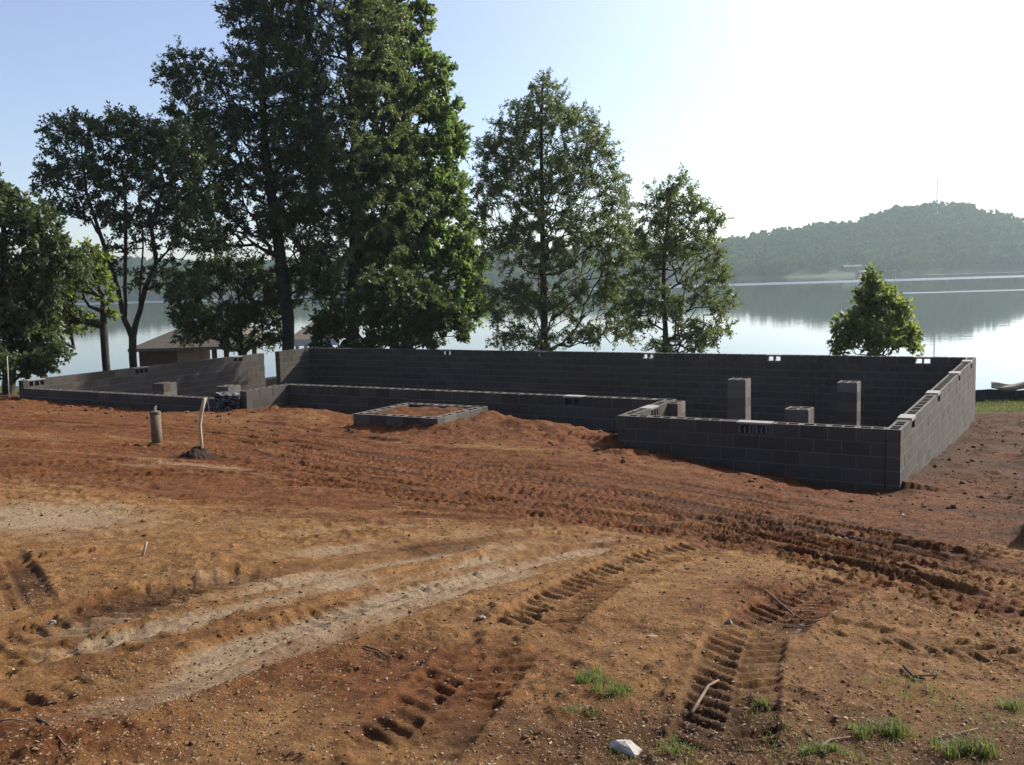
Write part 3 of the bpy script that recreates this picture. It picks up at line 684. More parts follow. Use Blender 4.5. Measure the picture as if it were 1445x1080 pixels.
def wall(name, along, fixed, a0, a1, inward, top, ncourse, vents=(), label=None, gap=None):
    """along 'u'/'v' from a0 to a1; outer face at fixed, 0.2 m thick towards inward (+1/-1)"""
    sA, tA = wall_axes(along); ax = np.array([sA, tA * inward, Z3])
    def org(a, z): return uv(a, fixed, z) if along == 'u' else uv(fixed, a, z)
    b = MB(); spans = [(a0, a1)] if gap is None else [(a0, gap[0]), (gap[1], a1)]
    for (s0, s1) in spans:
        # mortar body, a little behind the faces
        b.box(org(s0, 0), ax, (0.012, 0.005, top - ncourse * BH), (s1 - s0 - 0.012, BT - 0.005, top - BH + 0.001), 1.0)
        for c in range(ncourse):
            z = top - (c + 1) * BH; x = s0 - (BL / 2 if c % 2 else 0)
            while x < s1 - 0.02:
                e0, e1 = max(x, s0), min(x + BL, s1)
                if e1 - e0 > 0.03:
                    cut = [(e0, e1)]
                    if c == 0:
                        for vv in vents:
                            va, vb_ = vv[0] - vv[1] / 2, vv[0] + vv[1] / 2; nc = []
                            for p, q in cut:
                                if vb_ <= p or va >= q: nc.append((p, q))
                                else:
                                    if va - p > 0.03: nc.append((p, va))
                                    if q - vb_ > 0.03: nc.append((vb_, q))
                            cut = nc
                    for p, q in cut:
                        L = q - p - 0.013; tone = float(np.clip(rng.normal(0.15, 0.06), 0, 0.36)); jt = rng.uniform(-0.002, 0.002)
                        o = org(p + 0.0065, z + 0.006) + ax[1] * jt
                        if c == 0:
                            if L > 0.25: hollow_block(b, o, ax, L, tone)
                            else: b.box(o, ax, (0, 0, 0), (L, BT, BH - 0.006), tone)
                            b.box(org(q - 0.0075, z + 0.002), ax, (0, 0.006, 0), (0.015, BT - 0.006, BH - 0.008), 1.0)
                        else: b.box(o, ax, (0, 0, 0), (L, BT, BH - 0.013), tone)
                x += BL
    w = b.build(name, M['block'], found)
    if label: w['label'] = label
    for vv in vents:
        vent(ax, org(vv[0] - vv[1] / 2, top - BH + 0.003), vv[1], w, **vv[2])
    return w
def along_u(v, px, py): return to_uv(*on_plane_v(v, px, py)[:2])[0]
def along_v(u, px, py): return to_uv(*on_plane_u(u, px, py)[:2])[1]
rv = [along_v(0.0, px, py) for px, py in ((1289, 595), (1325, 562), (1354, 532), (1371, 514))]
wall('side_wall', 'v', 0.0, 0.0, LR, +1, LVL, 10, [(v, 0.40, dict(n=1, capup=0.022)) for v in rv], 'sunlit right side wall with lintel caps along its top')
wall('front_wall', 'u', 0.0, 0.203, UF, +1, LVL, 8, [(along_u(0, 1063, 606), 0.52, dict(n=2, slats=True))], 'shaded front wall under the two tall piers')
wall('return_wall', 'v', UF, 0.203, VS - 0.003, -1, LVL, 8, [(along_v(UF - 0.2, 924, 581), 0.40, dict(n=3))], 'short return wall with a three-slot vent')
wall('front_wall', 'u', VS, UF - 0.2, UE - 0.003, +1, LVL, 10, [(along_u(VS, 808, 567), 0.40, dict(n=2, backing=True))], 'long recessed front wall behind the porch base')
wall('return_wall', 'v', UE, VP, VS + 0.2, +1, LVL, 8, (), 'pale return wall beside the black plastic')
wall('garage_front_wall', 'u', VP, UE + 0.203, LB - 0.003, +1, LVL - BH, 5, (), 'low garage front wall in shade')
wall('garage_side_wall', 'v', LB, VP, LR, -1, LVL, 10, [(along_v(LB - .2, 52, 541), 0.5, dict(n=3)), (along_v(LB - .2, 200, 524), 0.5, dict(n=3)), (along_v(LB - .2, 336, 507), 0.44, dict(n=2))], 'pale left side wall with a doorway gap', gap=(9.5, 10.22))
wall('back_wall', 'u', LR, 0.203, LB - 0.203, -1, LVL, 11, [(along_u(LR - .2, px, py), 0.42, dict(n=2)) for px, py in ((1302, 507), (1092, 503), (914, 501), (763, 499), (629, 497))], 'long dark back wall facing the lake')

# porch base
porch = empty('porch_base', uv((PU0 + PU1) / 2, (PV0 + PV1) / 2, PORCH_Z - 0.2), 'low rectangle of blocks filled with red dirt in front of the long wall', 'porch base')
_fsave = found
def ring(parent, u0, u1, v0, v1, top, n, mat_):
    for nm, al, fx, a0, a1, inw in (('block_wall', 'u', v0, u0, u1, 1), ('block_wall', 'u', v1, u0, u1, -1), ('block_wall', 'v', u0, v0 + 0.203, v1 - 0.203, 1), ('block_wall', 'v', u1, v0 + 0.203, v1 - 0.203, -1)):
        sA, tA = wall_axes(al); ax = np.array([sA, tA * inw, Z3]); b = MB()
        cnt = max(1, round((a1 - a0) / BL)); l_ = (a1 - a0) / cnt
        for c in range(n):
            for k in range(cnt):
                p = a0 + k * l_; o = (uv(p + 0.004, fx, top - (c + 1) * BH + 0.003) if al == 'u' else uv(fx, p + 0.004, top - (c + 1) * BH + 0.003))
                tn = float(np.clip(rng.normal(0.22, 0.15), 0, 1))
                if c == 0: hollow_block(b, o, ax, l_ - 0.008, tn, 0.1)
                else: b.box(o, ax, (0, 0, 0), (l_ - 0.008, BT, BH - 0.008), tn)
        b.build(nm, mat_, parent)
ring(porch, PU0, PU1, PV0, PV1, PORCH_Z, 2, M['block'])

# piers
def pier(px, py, top, floor, label, w=0.395, name='block_pier', grp='block piers standing inside the foundation'):
    p = px if py is None else at_z(px, py, top); uu, vv = to_uv(p[0], p[1]); n = int(math.ceil((top - floor) / BH)) + 1
    e = empty(name, (p[0], p[1], top - n * BH), label, 'pier', grp); b = MB(); bt = MB()
    for c in range(n):
        z = top - (c + 1) * BH
        for k in range(2):
            tn = float(np.clip(rng.normal(0.5, 0.3), 0, 1))
            if c % 2 == 0: sA, tA = wall_axes('u'); o = uv(uu - w / 2, vv - w / 2 + k * (w - BT), z)
            else: sA, tA = wall_axes('v'); o = uv(uu - w / 2 + k * (w - BT), vv - w / 2, z)
            ax = np.array([sA, tA, Z3])
            if k == 1: o = o + ax[1] * 0.002
            if c == 0: hollow_block(bt, o, ax, w, tn)
            else: b.box(o, ax, (0, 0, 0), (w, BT, BH - 0.005), tn)
    b.build('block_stack', M['pierblock'], e); bt.build('top_course', M['pierblock'], e)
    return e
FL = EYE[2] - 4.5
pier(1043, 534.5, LVL, FL, 'tall block pier standing above the vent in the front wall')
pier(1198, 538.5, LVL, FL, 'tall block pier nearest the sunlit right side wall')
pier(1128, 575.5, LVL, FL, 'short block pier standing between the two tall ones')
_p = at_z(967, 565.5, LVL - 0.01); _u, _v = to_uv(_p[0], _p[1]); print('pilaster', _u, _v)
_d = uv(_u + 0.1975, _v - 0.1975, LVL - 0.01)
pier(_d, None, LVL - 0.01, FL, 'block pier half hidden behind the end of the short return wall', 0.395)
pier(232, 540, LVL, EYE[2] - 3.0, 'square block pier behind the low garage wall, further left', grp='block piers in the garage part')
pier(322, 544, LVL, EYE[2] - 3.0, 'square block pier behind the low garage wall, next to the black plastic', grp='block piers in the garage part')

# black plastic over the wall end
pp = uv(UE + 0.55, VP - 0.06, LVL - 0.05)
def sheet(name, org, ax, w, h, nx, ny, fold, mat_, parent=None, seed=1, sag=None):
    sx, sy = np.meshgrid(np.linspace(0, 1, nx), np.linspace(0, 1, ny)); x = sx.ravel(); y = sy.ravel()
    n1 = fbm(x * w * 3, y * h * 3, 0.7, 4, seed); n2 = fbm(x * w * 3 + 40, y * h * 3, 1.1, 3, seed + 3)
    L = np.stack([x * w + n2 * 0.06 * fold / 0.1, n1 * fold, -y * h * (1 + 0.15 * np.sin(x * 9 + seed))], 1)
    if sag is not None: L[:, 1] += sag(x, y); 
    V = np.asarray(org) + L @ np.asarray(ax); i, j = np.meshgrid(np.arange(ny - 1), np.arange(nx - 1), indexing='ij'); k = (i * nx + j).ravel()
    V2 = V + np.asarray(ax)[1] * 0.006; m = len(V)
    F = np.stack([k, k + 1, k + nx + 1, k + nx], 1)
    o = np_mesh(name, np.concatenate([V, V2]), np.concatenate([F[:, ::-1], F + m]), mat_, parent, smooth=False)
    return o
ax_f = np.array([[-u_[0], -u_[1], 0], [-v_[0], -v_[1], 0], [0, 0, 1.0]])
e = empty('plastic_sheet', uv(UE + 0.6, VP - 0.1, LVL - 0.7), 'crumpled black plastic sheet hanging over the end of the low garage wall', 'plastic sheet')
sheet('sheet', uv(UE + 0.85, VP - 0.10, LVL - 0.10), ax_f, 0.75, 0.5, 26, 20, 0.16, M['plastic'], e, 4)
ax_t = np.array([[-u_[0], -u_[1], 0], [0, 0, 1.0], [-v_[0], -v_[1], 0]])
sheet('folded_top', uv(UE + 0.85, VP - 0.15, LVL - 0.08), ax_t, 0.72, 0.34, 22, 12, 0.09, M['glintsheet'], e, 9)
b = MB(); p0 = uv(UE + 0.92, VP - 0.28, LVL - 0.12); b.tube([p0, p0 + np.array([0.03, -0.02, -0.25]), p0 + np.array([0.06, -0.03, -0.55])], [0.012, 0.011, 0.01], 6)
tag(b.build('rebar_stake', M['metal']), 'thin leaning rod propped against the low garage wall by the plastic', 'stake')
b = MB(); p0 = gpt(624, 585); b.tube([p0 - Z3 * 0.15, p0 + np.array([0.01, 0, 0.36])], 0.008, 6)
tag(b.build('rebar_stake', M['metal']), 'thin steel stake upright beside the porch base', 'stake')

# planks by the doorway gap
p0 = uv(LB + 0.9, 10.1, EYE[2] - 3.55)
e = empty('lumber_stack', p0, 'stack of pale planks seen through the doorway gap', 'lumber')
for k in range(4):
    b = MB(); ax = np.array([np.r_[v_, 0], np.r_[-u_, 0], Z3]); b.box(p0 + np.array([0, 0, k * 0.055]), ax, (-1.2, -0.3 + 0.02 * k, 0.003), (1.2, 0.3 - 0.015 * k, 0.052)); b.build('plank', M['stakewood'], e)

# ------------------------------------------------------------------ things on the building site
p0 = gpt(222, 627)
cap_ = empty('capped_pipe', p0, 'short brown capped pipe standing upright in the red dirt', 'pipe')
zt = at(222, 580, p0[1])[2]
b = MB(); n = 24; b.tube([p0 - Z3 * 0.2, (p0[0], p0[1], zt - 0.03)], 0.075, n); b.build('pipe', M['pipe'], cap_, True)
b = MB(); b.tube([(p0[0], p0[1], zt - 0.05), (p0[0], p0[1], zt - 0.012), (p0[0], p0[1], zt)], [0.078, 0.078, 0.05], n); b.build('pipe_cap', M['pipe'], cap_)
b = MB(); b.tube([(p0[0], p0[1], zt - 0.002), (p0[0] + 0.004, p0[1], zt + 0.045), (p0[0] + 0.02, p0[1], zt + 0.07)], [0.02, 0.018, 0.012], 10); b.build('valve_fitting', M['fitting'], cap_)
b = MB(); b.tube([p0 + np.array([-.02, -.02, -0.05]), p0 + np.array([-.02, -.02, 0.025]), p0 + np.array([-.02, -.02, 0.035])], [0.11, 0.10, 0.085], 14); b.build('base_plate', M['clod'], cap_)

zs = float(gz(STK[0], STK[1])[0])
gx, gy = np.meshgrid(np.linspace(-1, 1, 40), np.linspace(-1, 1, 40)); gx = gx.ravel(); gy = gy.ravel()
hx_ = STK[0] - 0.02 + gx * 0.24; hy_ = STK[1] + gy * 0.24; q = np.hypot(gx, gy)
hz_ = gz(hx_, hy_) - 0.02 + 0.09 * np.clip(1 - q, -0.2, 1) ** 1.0 + (0.05 * fbm(hx_, hy_, 0.16, 4, 201) + 0.02 * fbm(hx_, hy_, 0.05, 2, 203)) * (q < 1)
a_, b_ = np.meshgrid(np.arange(39), np.arange(39), indexing='ij'); k = (a_ * 40 + b_).ravel(); qf = q[k] < 1.0; k = k[qf]
tag(np_mesh('dirt_heap', np.stack([hx_, hy_, hz_], 1), np.stack([k, k + 1, k + 41, k + 40], 1), M['darksoil']), 'small heap of dark wet dirt at the foot of the bent stake', 'dirt heap')
b = MB(); pix = [(285, 640), (284, 620), (282, 600), (284, 583), (289, 562)]
pts = [at(x, y, STK[1]) for x, y in pix]; pts[0][2] = zs - 0.15
b.tube(pts, [0.022, 0.021, 0.021, 0.024, 0.026], 9)
tag(b.build('bent_stake', M['stakewood'], smooth=True), 'thin bent bare wooden stake standing in a dark dirt heap', 'stake')

def ico(sub=1):
    t = (1 + 5 ** .5) / 2
    V = np.array([(-1, t, 0), (1, t, 0), (-1, -t, 0), (1, -t, 0), (0, -1, t), (0, 1, t), (0, -1, -t), (0, 1, -t), (t, 0, -1), (t, 0, 1), (-t, 0, -1), (-t, 0, 1)], float); V /= np.linalg.norm(V[0])
    F = [(0, 11, 5), (0, 5, 1), (0, 1, 7), (0, 7, 10), (0, 10, 11), (1, 5, 9), (5, 11, 4), (11, 10, 2), (10, 7, 6), (7, 1, 8), (3, 9, 4), (3, 4, 2), (3, 2, 6), (3, 6, 8), (3, 8, 9), (4, 9, 5), (2, 4, 11), (6, 2, 10), (8, 6, 7), (9, 8, 1)]
    for _ in range(sub):
        V = list(V); mid = {}; G = []
        def mp(a, b):
            k = (min(a, b), max(a, b))
            if k not in mid: m = (V[a] + V[b]); V.append(m / np.linalg.norm(m)); mid[k] = len(V) - 1
            return mid[k]
        for a, b_, c in F:
            x, y, z = mp(a, b_), mp(b_, c), mp(c, a); G += [(a, x, z), (b_, y, x), (c, z, y), (x, y, z)]
        F = G; V = np.array(V)
    return np.asarray(V), np.array(F)
I0, F0 = ico(0); I1, F1 = ico(1)
def scatter_stones(name, P, size, mat_, base, faces, flatten=0.6, jit=0.35, sink=0.25, label=None):
    n, k = len(P), len(base); Rt = rng.uniform(0, 2 * math.pi, n); cs, sn = np.cos(Rt)[:, None], np.sin(Rt)[:, None]
    B = base[None] * (1 + rng.uniform(-jit, jit, (n, k, 1))); sc = np.stack([rng.uniform(0.7, 1.4, n), rng.uniform(0.6, 1.1, n), rng.uniform(0.7, 1.2, n) * flatten], 1)[:, None, :]
    B = B * sc * size[:, None, None]
    x = B[..., 0] * cs - B[..., 1] * sn; y = B[..., 0] * sn + B[..., 1] * cs
    V = np.stack([x, y, B[..., 2]], 2) + P[:, None, :] + np.array([0, 0, 1]) * (size * flatten * (0.7 - sink))[:, None, None]
    F = (faces[None] + (np.arange(n) * k)[:, None, None]).reshape(-1, 3)
    o = np_mesh(name, V.reshape(-1, 3), F, mat_); return tag(o, label, None, None, 'stuff')
def scatter_pos(n, y0, y1, power=1.0):
    y = y0 * (y1 / y0) ** (rng.random(n) ** power); x = rng.uniform(-1, 1, n) * (0.58 * y + 0.4)
    keep = np.ones(n, bool); uu, vv = to_uv(x, y)
    hd = ((uu > -0.05) & (uu < UF) & (vv > -0.05) & (vv < LR)) | ((uu >= UF) & (uu < UE) & (vv > VS - .05) & (vv < LR)) | ((uu >= UE) & (uu < LB) & (vv > VP - .05) & (vv < LR))
    keep &= ~hd
    return x[keep], y[keep]
x, y = scatter_pos(22000, 2.3, 15); d_ = fbm(x, y, 0.8, 3, 101); k = d_ > rng.uniform(-0.5, 0.35, len(x)); x, y = x[k], y[k]
scatter_stones('pebbles', np.stack([x, y, gz(x, y)], 1), 0.003 + 0.0075 * rng.random(len(x)) ** 6, M['pebble'], I0, F0, label='small pale pebbles and grit in the clay')
x, y = scatter_pos(12000, 2.3, 24); d_ = fbm(x, y, 1.2, 3, 111); k = d_ > rng.uniform(-0.5, 0.4, len(x)); x, y = x[k], y[k]
scatter_stones('dirt_clods', np.stack([x, y, gz(x, y)], 1), (0.004 + 0.009 * rng.random(len(x)) ** 6) * (1 + 0.045 * y), M['clod'], I0, F0, 0.7, 0.4, 0.4, label='crumbled red clods of clay')
O0 = np.array([(1, 0, 0), (-1, 0, 0), (0, 1, 0), (0, -1, 0), (0, 0, 1), (0, 0, -1)], float) * 1.15; OF = np.array([(0, 2, 4), (2, 1, 4), (1, 3, 4), (3, 0, 4), (2, 0, 5), (1, 2, 5), (3, 1, 5), (0, 3, 5)])
def grit_mat():
    m, t, n, l, p = mat('soil_grit')
    g = n.new('ShaderNodeNewGeometry'); f = g.outputs['Random Per Island']
    tan = mixrgb(t, (0.075, 0.042, 0.017), (0.23, 0.15, 0.08), f); rd = mixrgb(t, (0.06, 0.022, 0.008), (0.16, 0.07, 0.028), f)
    sx = n.new('ShaderNodeSeparateXYZ'); l.new(g.outputs['Position'], sx.inputs[0])
    yb_ = nt_math(t, 'MULTIPLY_ADD', sx.outputs['X'], 0.15, sx.outputs['Y'])
    l.new(mixrgb(t, tan, rd, ramp(t, nt_math(t, 'MULTIPLY_ADD', noise(t, 0.5, 3), 2.4, nt_math(t, 'ADD', yb_, -1.2)), 6.8, 10.0)), p.inputs['Base Color'])
    p.inputs['Roughness'].default_value = 0.95; p.inputs['Specular IOR Level'].default_value = 0.1
    return m
M['grit'] = grit_mat()
x, y = scatter_pos(190000, 2.3, 16); d_ = 0.5 + 1.1 * fbm(x, y, 0.9, 4, 301) - 0.75 * gval(flat, x, y); k = d_ > rng.uniform(-0.1, 1.0, len(x)); x, y = x[k], y[k]
scatter_stones('soil_crumbs', np.stack([x, y, gz(x, y)], 1), (0.002 + 0.006 * rng.random(len(x)) ** 3) * (1 + 0.05 * y), M['grit'], O0, OF, 0.42, 0.35, 0.45, label='loose crumbs of tan and red soil')
x, y = scatter_pos(5500, 2.3, 14); k = fbm(x, y, 0.7, 3, 311) > rng.uniform(-0.5, 0.4, len(x)); x, y = x[k], y[k]; n_ = len(x)
ax_ = rand_unit(n_); ax_[:, 2] = np.abs(ax_[:, 2]) * 0.25; ax_ /= np.linalg.norm(ax_, axis=1)[:, None]
hd_ = np.stack([-ax_[:, 1], ax_[:, 0], rng.normal(0, 0.25, n_)], 1); L_ = (0.008 + 0.022 * rng.random(n_) ** 4)[:, None]
P_ = np.stack([x, y, gz(x, y) + 0.004], 1); V = np.stack([P_, P_ + ax_ * L_ * 0.5 + hd_ * L_ * 0.22, P_ + ax_ * L_, P_ + ax_ * L_ * 0.5 - hd_ * L_ * 0.22], 1).reshape(-1, 3)
M['chip'] = simple('dry_litter', (0.16, 0.11, 0.065), (0.34, 0.26, 0.17), 9, 0.9, 0)
tag(np_mesh('dry_litter', V, np.arange(4 * n_).reshape(n_, 4), M['chip']), 'bits of dry straw and bark litter on the dirt', None, None, 'stuff')
# rough clods along the walls
xs, ys = [], []
while len(xs) < 2600:
    a = rng.uniform(-2.5, LB); c = rng.uniform(-2.2, LR); xy = uv(a, c)
    xs.append(xy[0]); ys.append(xy[1])
x = np.array(xs); y = np.array(ys); uu, vv = to_uv(x, y)
hd = ((uu > -0.08) & (uu < UF + .08) & (vv > -0.08)) | ((uu >= UF) & (uu < UE) & (vv > VS - .08)) | ((uu >= UE - .08) & (vv > VP - .08))
hd |= (uu > PU0 - .05) & (uu < PU1 + .05) & (vv > PV0 - .05) & (vv < PV1 + .05)
x, y = x[~hd], y[~hd]
scatter_stones('dirt_clods', np.stack([x, y, gz(x, y)], 1), 0.012 + 0.036 * rng.random(len(x)) ** 4, M['clod'], I1, F1, 0.75, 0.25, 0.4, label='larger broken clods of red clay along the foundation')

def stone_thing(px, py, s, label, mat_='rock', flat_=0.6, stretch=(1, 1), rot=0.0, name='stone', cat='stone'):
    p = gpt(px, py); r = np.random.default_rng(int(px)); V = I1 * (1 + 0.5 * (r.random((len(I1), 1)) - 0.5))
    V = V * np.array([stretch[0], stretch[1], flat_]) * s; c, s_ = math.cos(rot), math.sin(rot); V = np.stack([V[:, 0] * c - V[:, 1] * s_, V[:, 0] * s_ + V[:, 1] * c, V[:, 2]], 1)
    tag(np_mesh(name, V + p + np.array([0, 0, s * flat_ * 0.3]), F1, M[mat_]), label, cat)
stone_thing(883, 1056, 0.052, 'long white rock lying at the near edge of the dirt', 'rock', 0.5, (1.5, 0.75), -0.9, 'white_rock', 'rock')
stone_thing(680, 885, 0.022, 'small pink stone beside the tyre print in the middle', 'stone', 0.6, (1.2, 0.8), 0.3)
stone_thing(1029, 889, 0.022, 'upright tan stone above the right tyre print', 'stone', 0.8, (0.8, 0.9), 0.3)
stone_thing(72, 874, 0.026, 'tan stone at the left tyre print', 'stone', 0.7, (1, 0.8), 0.3)
stone_thing(1273, 722, 0.03, 'white stone in the dirt below the foundation corner', 'rock', 0.6)
stone_thing(920, 908, 0.02, 'flat tan stone left of the right tyre print', 'stone', 0.4, (1.6, 0.9), 0.1)
stone_thing(1335, 630, 0.05, 'pale stone half up the dirt beside the side wall', 'rock', 0.5, (1.6, 0.8), -0.4)

def twig(pix, r, label, mat_='twig', lift=0.006, fork=None):
    r = r * 0.6
    pts = []
    for i, (x, y) in enumerate(pix):
        p = gpt(x, y); p[2] += lift + r * 0.5; pts.append(p)
    b = MB(); b.tube(pts, list(np.linspace(r, r * 0.55, len(pts))), 7)
    for f in (fork or []):
        q = [gpt(x, y) + np.array([0, 0, lift + r]) for x, y in f]; b.tube(q, list(np.linspace(r * 0.7, r * 0.3, len(q))), 6)
    return tag(b.build('dead_twig', M[mat_], smooth=True), label, 'twig')
tw = px2g(200, 790); b = MB(); b.tube([gpt(199, 790) - Z3 * 0.03, at(203, 778, tw[1]), at(207, 765, tw[1])], [0.012, 0.011, 0.008], 7)
tag(b.build('dead_twig', M['stakewood'], smooth=True), 'short pale twig sticking up from the dirt on the left', 'twig')
twig([(1080, 846), (1100, 858), (1120, 872), (1140, 888)], 0.012, 'long thin twig slanting across the right tyre print')
twig([(1140, 888), (1160, 884), (1180, 875), (1176, 868)], 0.010, 'pale twig lying below the slanting one')
twig([(1105, 894), (1122, 893), (1142, 894)], 0.010, 'short dark straight twig under the right tyre print', 'bark_pale')
twig([(976, 1010), (985, 992), (1000, 972), (1014, 962)], 0.016, 'thick brown stick left of the near right tyre print')
twig([(1163, 1078), (1160, 1060), (1172, 1050), (1200, 1046)], 0.012, 'hooked brown twig among the grass at the near edge')
twig([(1312, 1050), (1345, 1043), (1380, 1036)], 0.008, 'thin straight twig beside the grass on the right')
twig([(1275, 955), (1290, 968), (1305, 972)], 0.014, 'dark forked stick on the gravel patch on the right', 'bark_pale', 0.012, [[(1290, 968), (1322, 964), (1330, 952)]])
twig([(0, 1052), (18, 1046), (40, 1048)], 0.008, 'thin root in the red clump at the lower left')
twig([(52, 1030), (70, 1052), (95, 1078)], 0.010, 'red brown root running down the lower left corner')
twig([(515, 917), (535, 925), (552, 936)], 0.010, 'dark twig left of the middle tyre print', 'bark_pale')

# grass
M['grass'] = leaf_mat('grass_blade', (0.05, 0.075, 0.02), (0.13, 0.16, 0.045), (0.16, 0.20, 0.04), 0.35, 0.3)
M['drygrass'] = leaf_mat('lawn_blade', (0.07, 0.10, 0.02), (0.18, 0.19, 0.05), (0.16, 0.18, 0.04), 0.3, 0.2)
def blades(P, h, w):
    n = len(P); a = rng.uniform(0, 2 * math.pi, n); lean = rng.uniform(0.1, 1.15, n); d = np.stack([np.cos(a), np.sin(a), np.zeros(n)], 1); s = np.stack([-np.sin(a), np.cos(a), np.zeros(n)], 1)
    h = h[:, None]; w = w[:, None]; le = lean[:, None]
    m = P + Z3 * h * 0.6 + d * h * le * 0.3; t = P + Z3 * h * (1 - 0.25 * le) + d * h * le * 0.85
    V = np.stack([P - s * w / 2, P + s * w / 2, m + s * w * 0.4, m - s * w * 0.4, t], 1)
    k = np.arange(n) * 5
    return V.reshape(-1, 3), [np.stack([k, k + 1, k + 2, k + 3], 1), np.stack([k + 3, k + 2, k + 4], 1)]
def tuft(px, py, rx, ry, n, h, label, cat='grass tuft', name='grass_tuft', spread=1.0):
    c = gpt(px, py); q = max(4, n // 28); cx_ = c[0] + rx * np.clip(rng.normal(0, 1, q), -1.5, 1.5); cy_ = c[1] + ry * np.clip(rng.normal(0, 1, q), -1.5, 1.5)
    ci = rng.integers(0, q, n); x = cx_[ci] + rng.normal(0, 0.016, n); y = cy_[ci] + rng.normal(0, 0.016, n); h = h * (0.55 + 0.7 * rng.random(q))[ci]
    V, F = blades(np.stack([x, y, gz(x, y) - 0.004], 1), rng.uniform(0.4, 1.25, n) * h, rng.uniform(0.002, 0.0045, n))
    tag(np_mesh(name, V, F, M['grass']), label, cat)
tuft(838, 968, 0.045, 0.05, 420, 0.05, 'low green weed clump right of the middle tyre print')
tuft(868, 990, 0.05, 0.04, 380, 0.045, 'low green weed clump just below another one in the middle')
tuft(955, 1055, 0.035, 0.03, 160, 0.055, 'sparse grass tuft right of the white rock')
tuft(1238, 1040, 0.07, 0.035, 420, 0.075, 'bright grass tuft beside the hooked twig')
tuft(1360, 1066, 0.06, 0.03, 380, 0.08, 'bright grass tuft in the lower right corner')
tuft(1150, 1068, 0.09, 0.03, 330, 0.055, 'thin grass patch left of the hooked twig')
tuft(1080, 1000, 0.03, 0.03, 110, 0.05, 'few grass blades beside the near right tyre print')
tuft(1430, 1000, 0.025, 0.02, 150, 0.05, 'thin grass tuft at the right edge above the corner')
tuft(820, 1012, 0.04, 0.03, 120, 0.035, 'faint weed patch left of the white rock')
x = rng.uniform(0.3, 3.4, 22000); y = rng.uniform(2.3, 4.4, 22000); k = fbm(x, y, 0.45, 3, 131) > rng.uniform(-0.25, 0.6, len(x)) + 0.30 * (y - 2.4) - 0.12 * (x - 0.8); x, y = x[k], y[k]
V, F = blades(np.stack([x, y, gz(x, y) - 0.003], 1), rng.uniform(0.015, 0.05, len(x)), rng.uniform(0.002, 0.004, len(x)))
tag(np_mesh('sparse_grass', V, F, M['grass']), 'scattered young grass blades in the near dirt', None, None, 'stuff')
x = rng.uniform(8, 27, 60000); y = rng.uniform(24.5, 33, 60000); uu, vv = to_uv(x, y)
k = ~((uu > -0.4) & (vv < LR + 0.3)) & (fbm(x, y, 1.5, 3, 81) + (y - 25.5) * 0.6 > rng.uniform(0, 0.8, len(x))); x, y = x[k], y[k]
V, F = blades(np.stack([x, y, gz(x, y) - 0.01], 1), rng.uniform(0.04, 0.13, len(x)), rng.uniform(0.012, 0.02, len(x)))
tag(np_mesh('lawn_grass', V, F, M['drygrass']), 'strip of lit lawn in front of the black silt fence', None, None, 'stuff')

# silt fence at the right
fence = empty('silt_fence', (17, 31.5, float(gz(17, 31.5)[0])), 'low black silt fence on wooden posts along the lawn edge', 'fence')
fx_ = np.linspace(11.5, 25, 60); fy_ = 31.6 - 0.02 * (fx_ - 15); bz = gz(fx_, fy_)
top = at(1410, 548, 31.6)[2]; hh = np.full(60, 0.36) + 0.03 * np.sin(fx_ * 2.1); off = 0.05 * np.sin(fx_ * 1.7)
V = np.concatenate([np.stack([fx_, fy_ + off, bz - 0.06], 1), np.stack([fx_, fy_ + off * .5, bz + hh], 1), np.stack([fx_, fy_ + off * .5 + .012, bz + hh], 1), np.stack([fx_, fy_ + off + .012, bz - 0.06], 1)])
k = np.arange(59); F = np.concatenate([np.stack([k + a * 60, k + 1 + a * 60, k + 1 + (a + 1) % 4 * 60, k + (a + 1) % 4 * 60], 1) for a in range(4)])
np_mesh('fabric', V, F, M['black'], fence)
for x in np.arange(12.2, 25, 2.1):
    z0 = float(gz(x, 31.66)[0]); b = MB(); b.box((x, 31.66, z0), np.eye(3), (-0.025, 0.0, -0.3), (0.025, 0.05, 0.46)); b.build('post', M['wood'], fence)
# tarp slung over the fence
tx = np.linspace(at(1397, 540, 31.5)[0], at(1500, 540, 31.5)[0], 40); t01 = np.linspace(0, 1, 40)
zt0 = at(1397, 539, 31.5)[2]; V = []
for j, tt_ in enumerate(np.linspace(0, 1, 8)):
    z_ = zt0 - 0.10 * np.sin(math.pi * np.clip(t01 * 1.6, 0, 1)) + 0.05 * t01 - tt_ * 0.22 + 0.02 * np.sin(tx * 6 + j); yy = 31.5 - 0.12 * math.sin(tt_ * 2.5) + 0.03 * np.sin(tx * 5 + j)
    V.append(np.stack([tx, yy, z_], 1))
V = np.concatenate(V); i, j = np.meshgrid(np.arange(7), np.arange(39), indexing='ij'); k = (i * 40 + j).ravel(); F = np.stack([k, k + 1, k + 41, k + 40], 1)
tag(np_mesh('tan_tarp', np.concatenate([V, V + np.array([0, 0.01, 0])]), np.concatenate([F, F[:, ::-1] + len(V)]), M['tarp'], smooth=True), 'sagging tan tarp slung over the black silt fence', 'tarp')

# left end: white pipe
p0 = uv(LB + 0.3, VP + 0.2, LVL - 0.3); q = at(9.5, 533, p0[1] + 0.5); b = MB(); b.tube([q - Z3 * 0.9, at(10, 503, p0[1] + 0.5)], 0.014, 8)
tag(b.build('white_pipe', M['fitting'], smooth=True), 'thin white pipe standing upright at the left edge by the bushes', 'pipe')

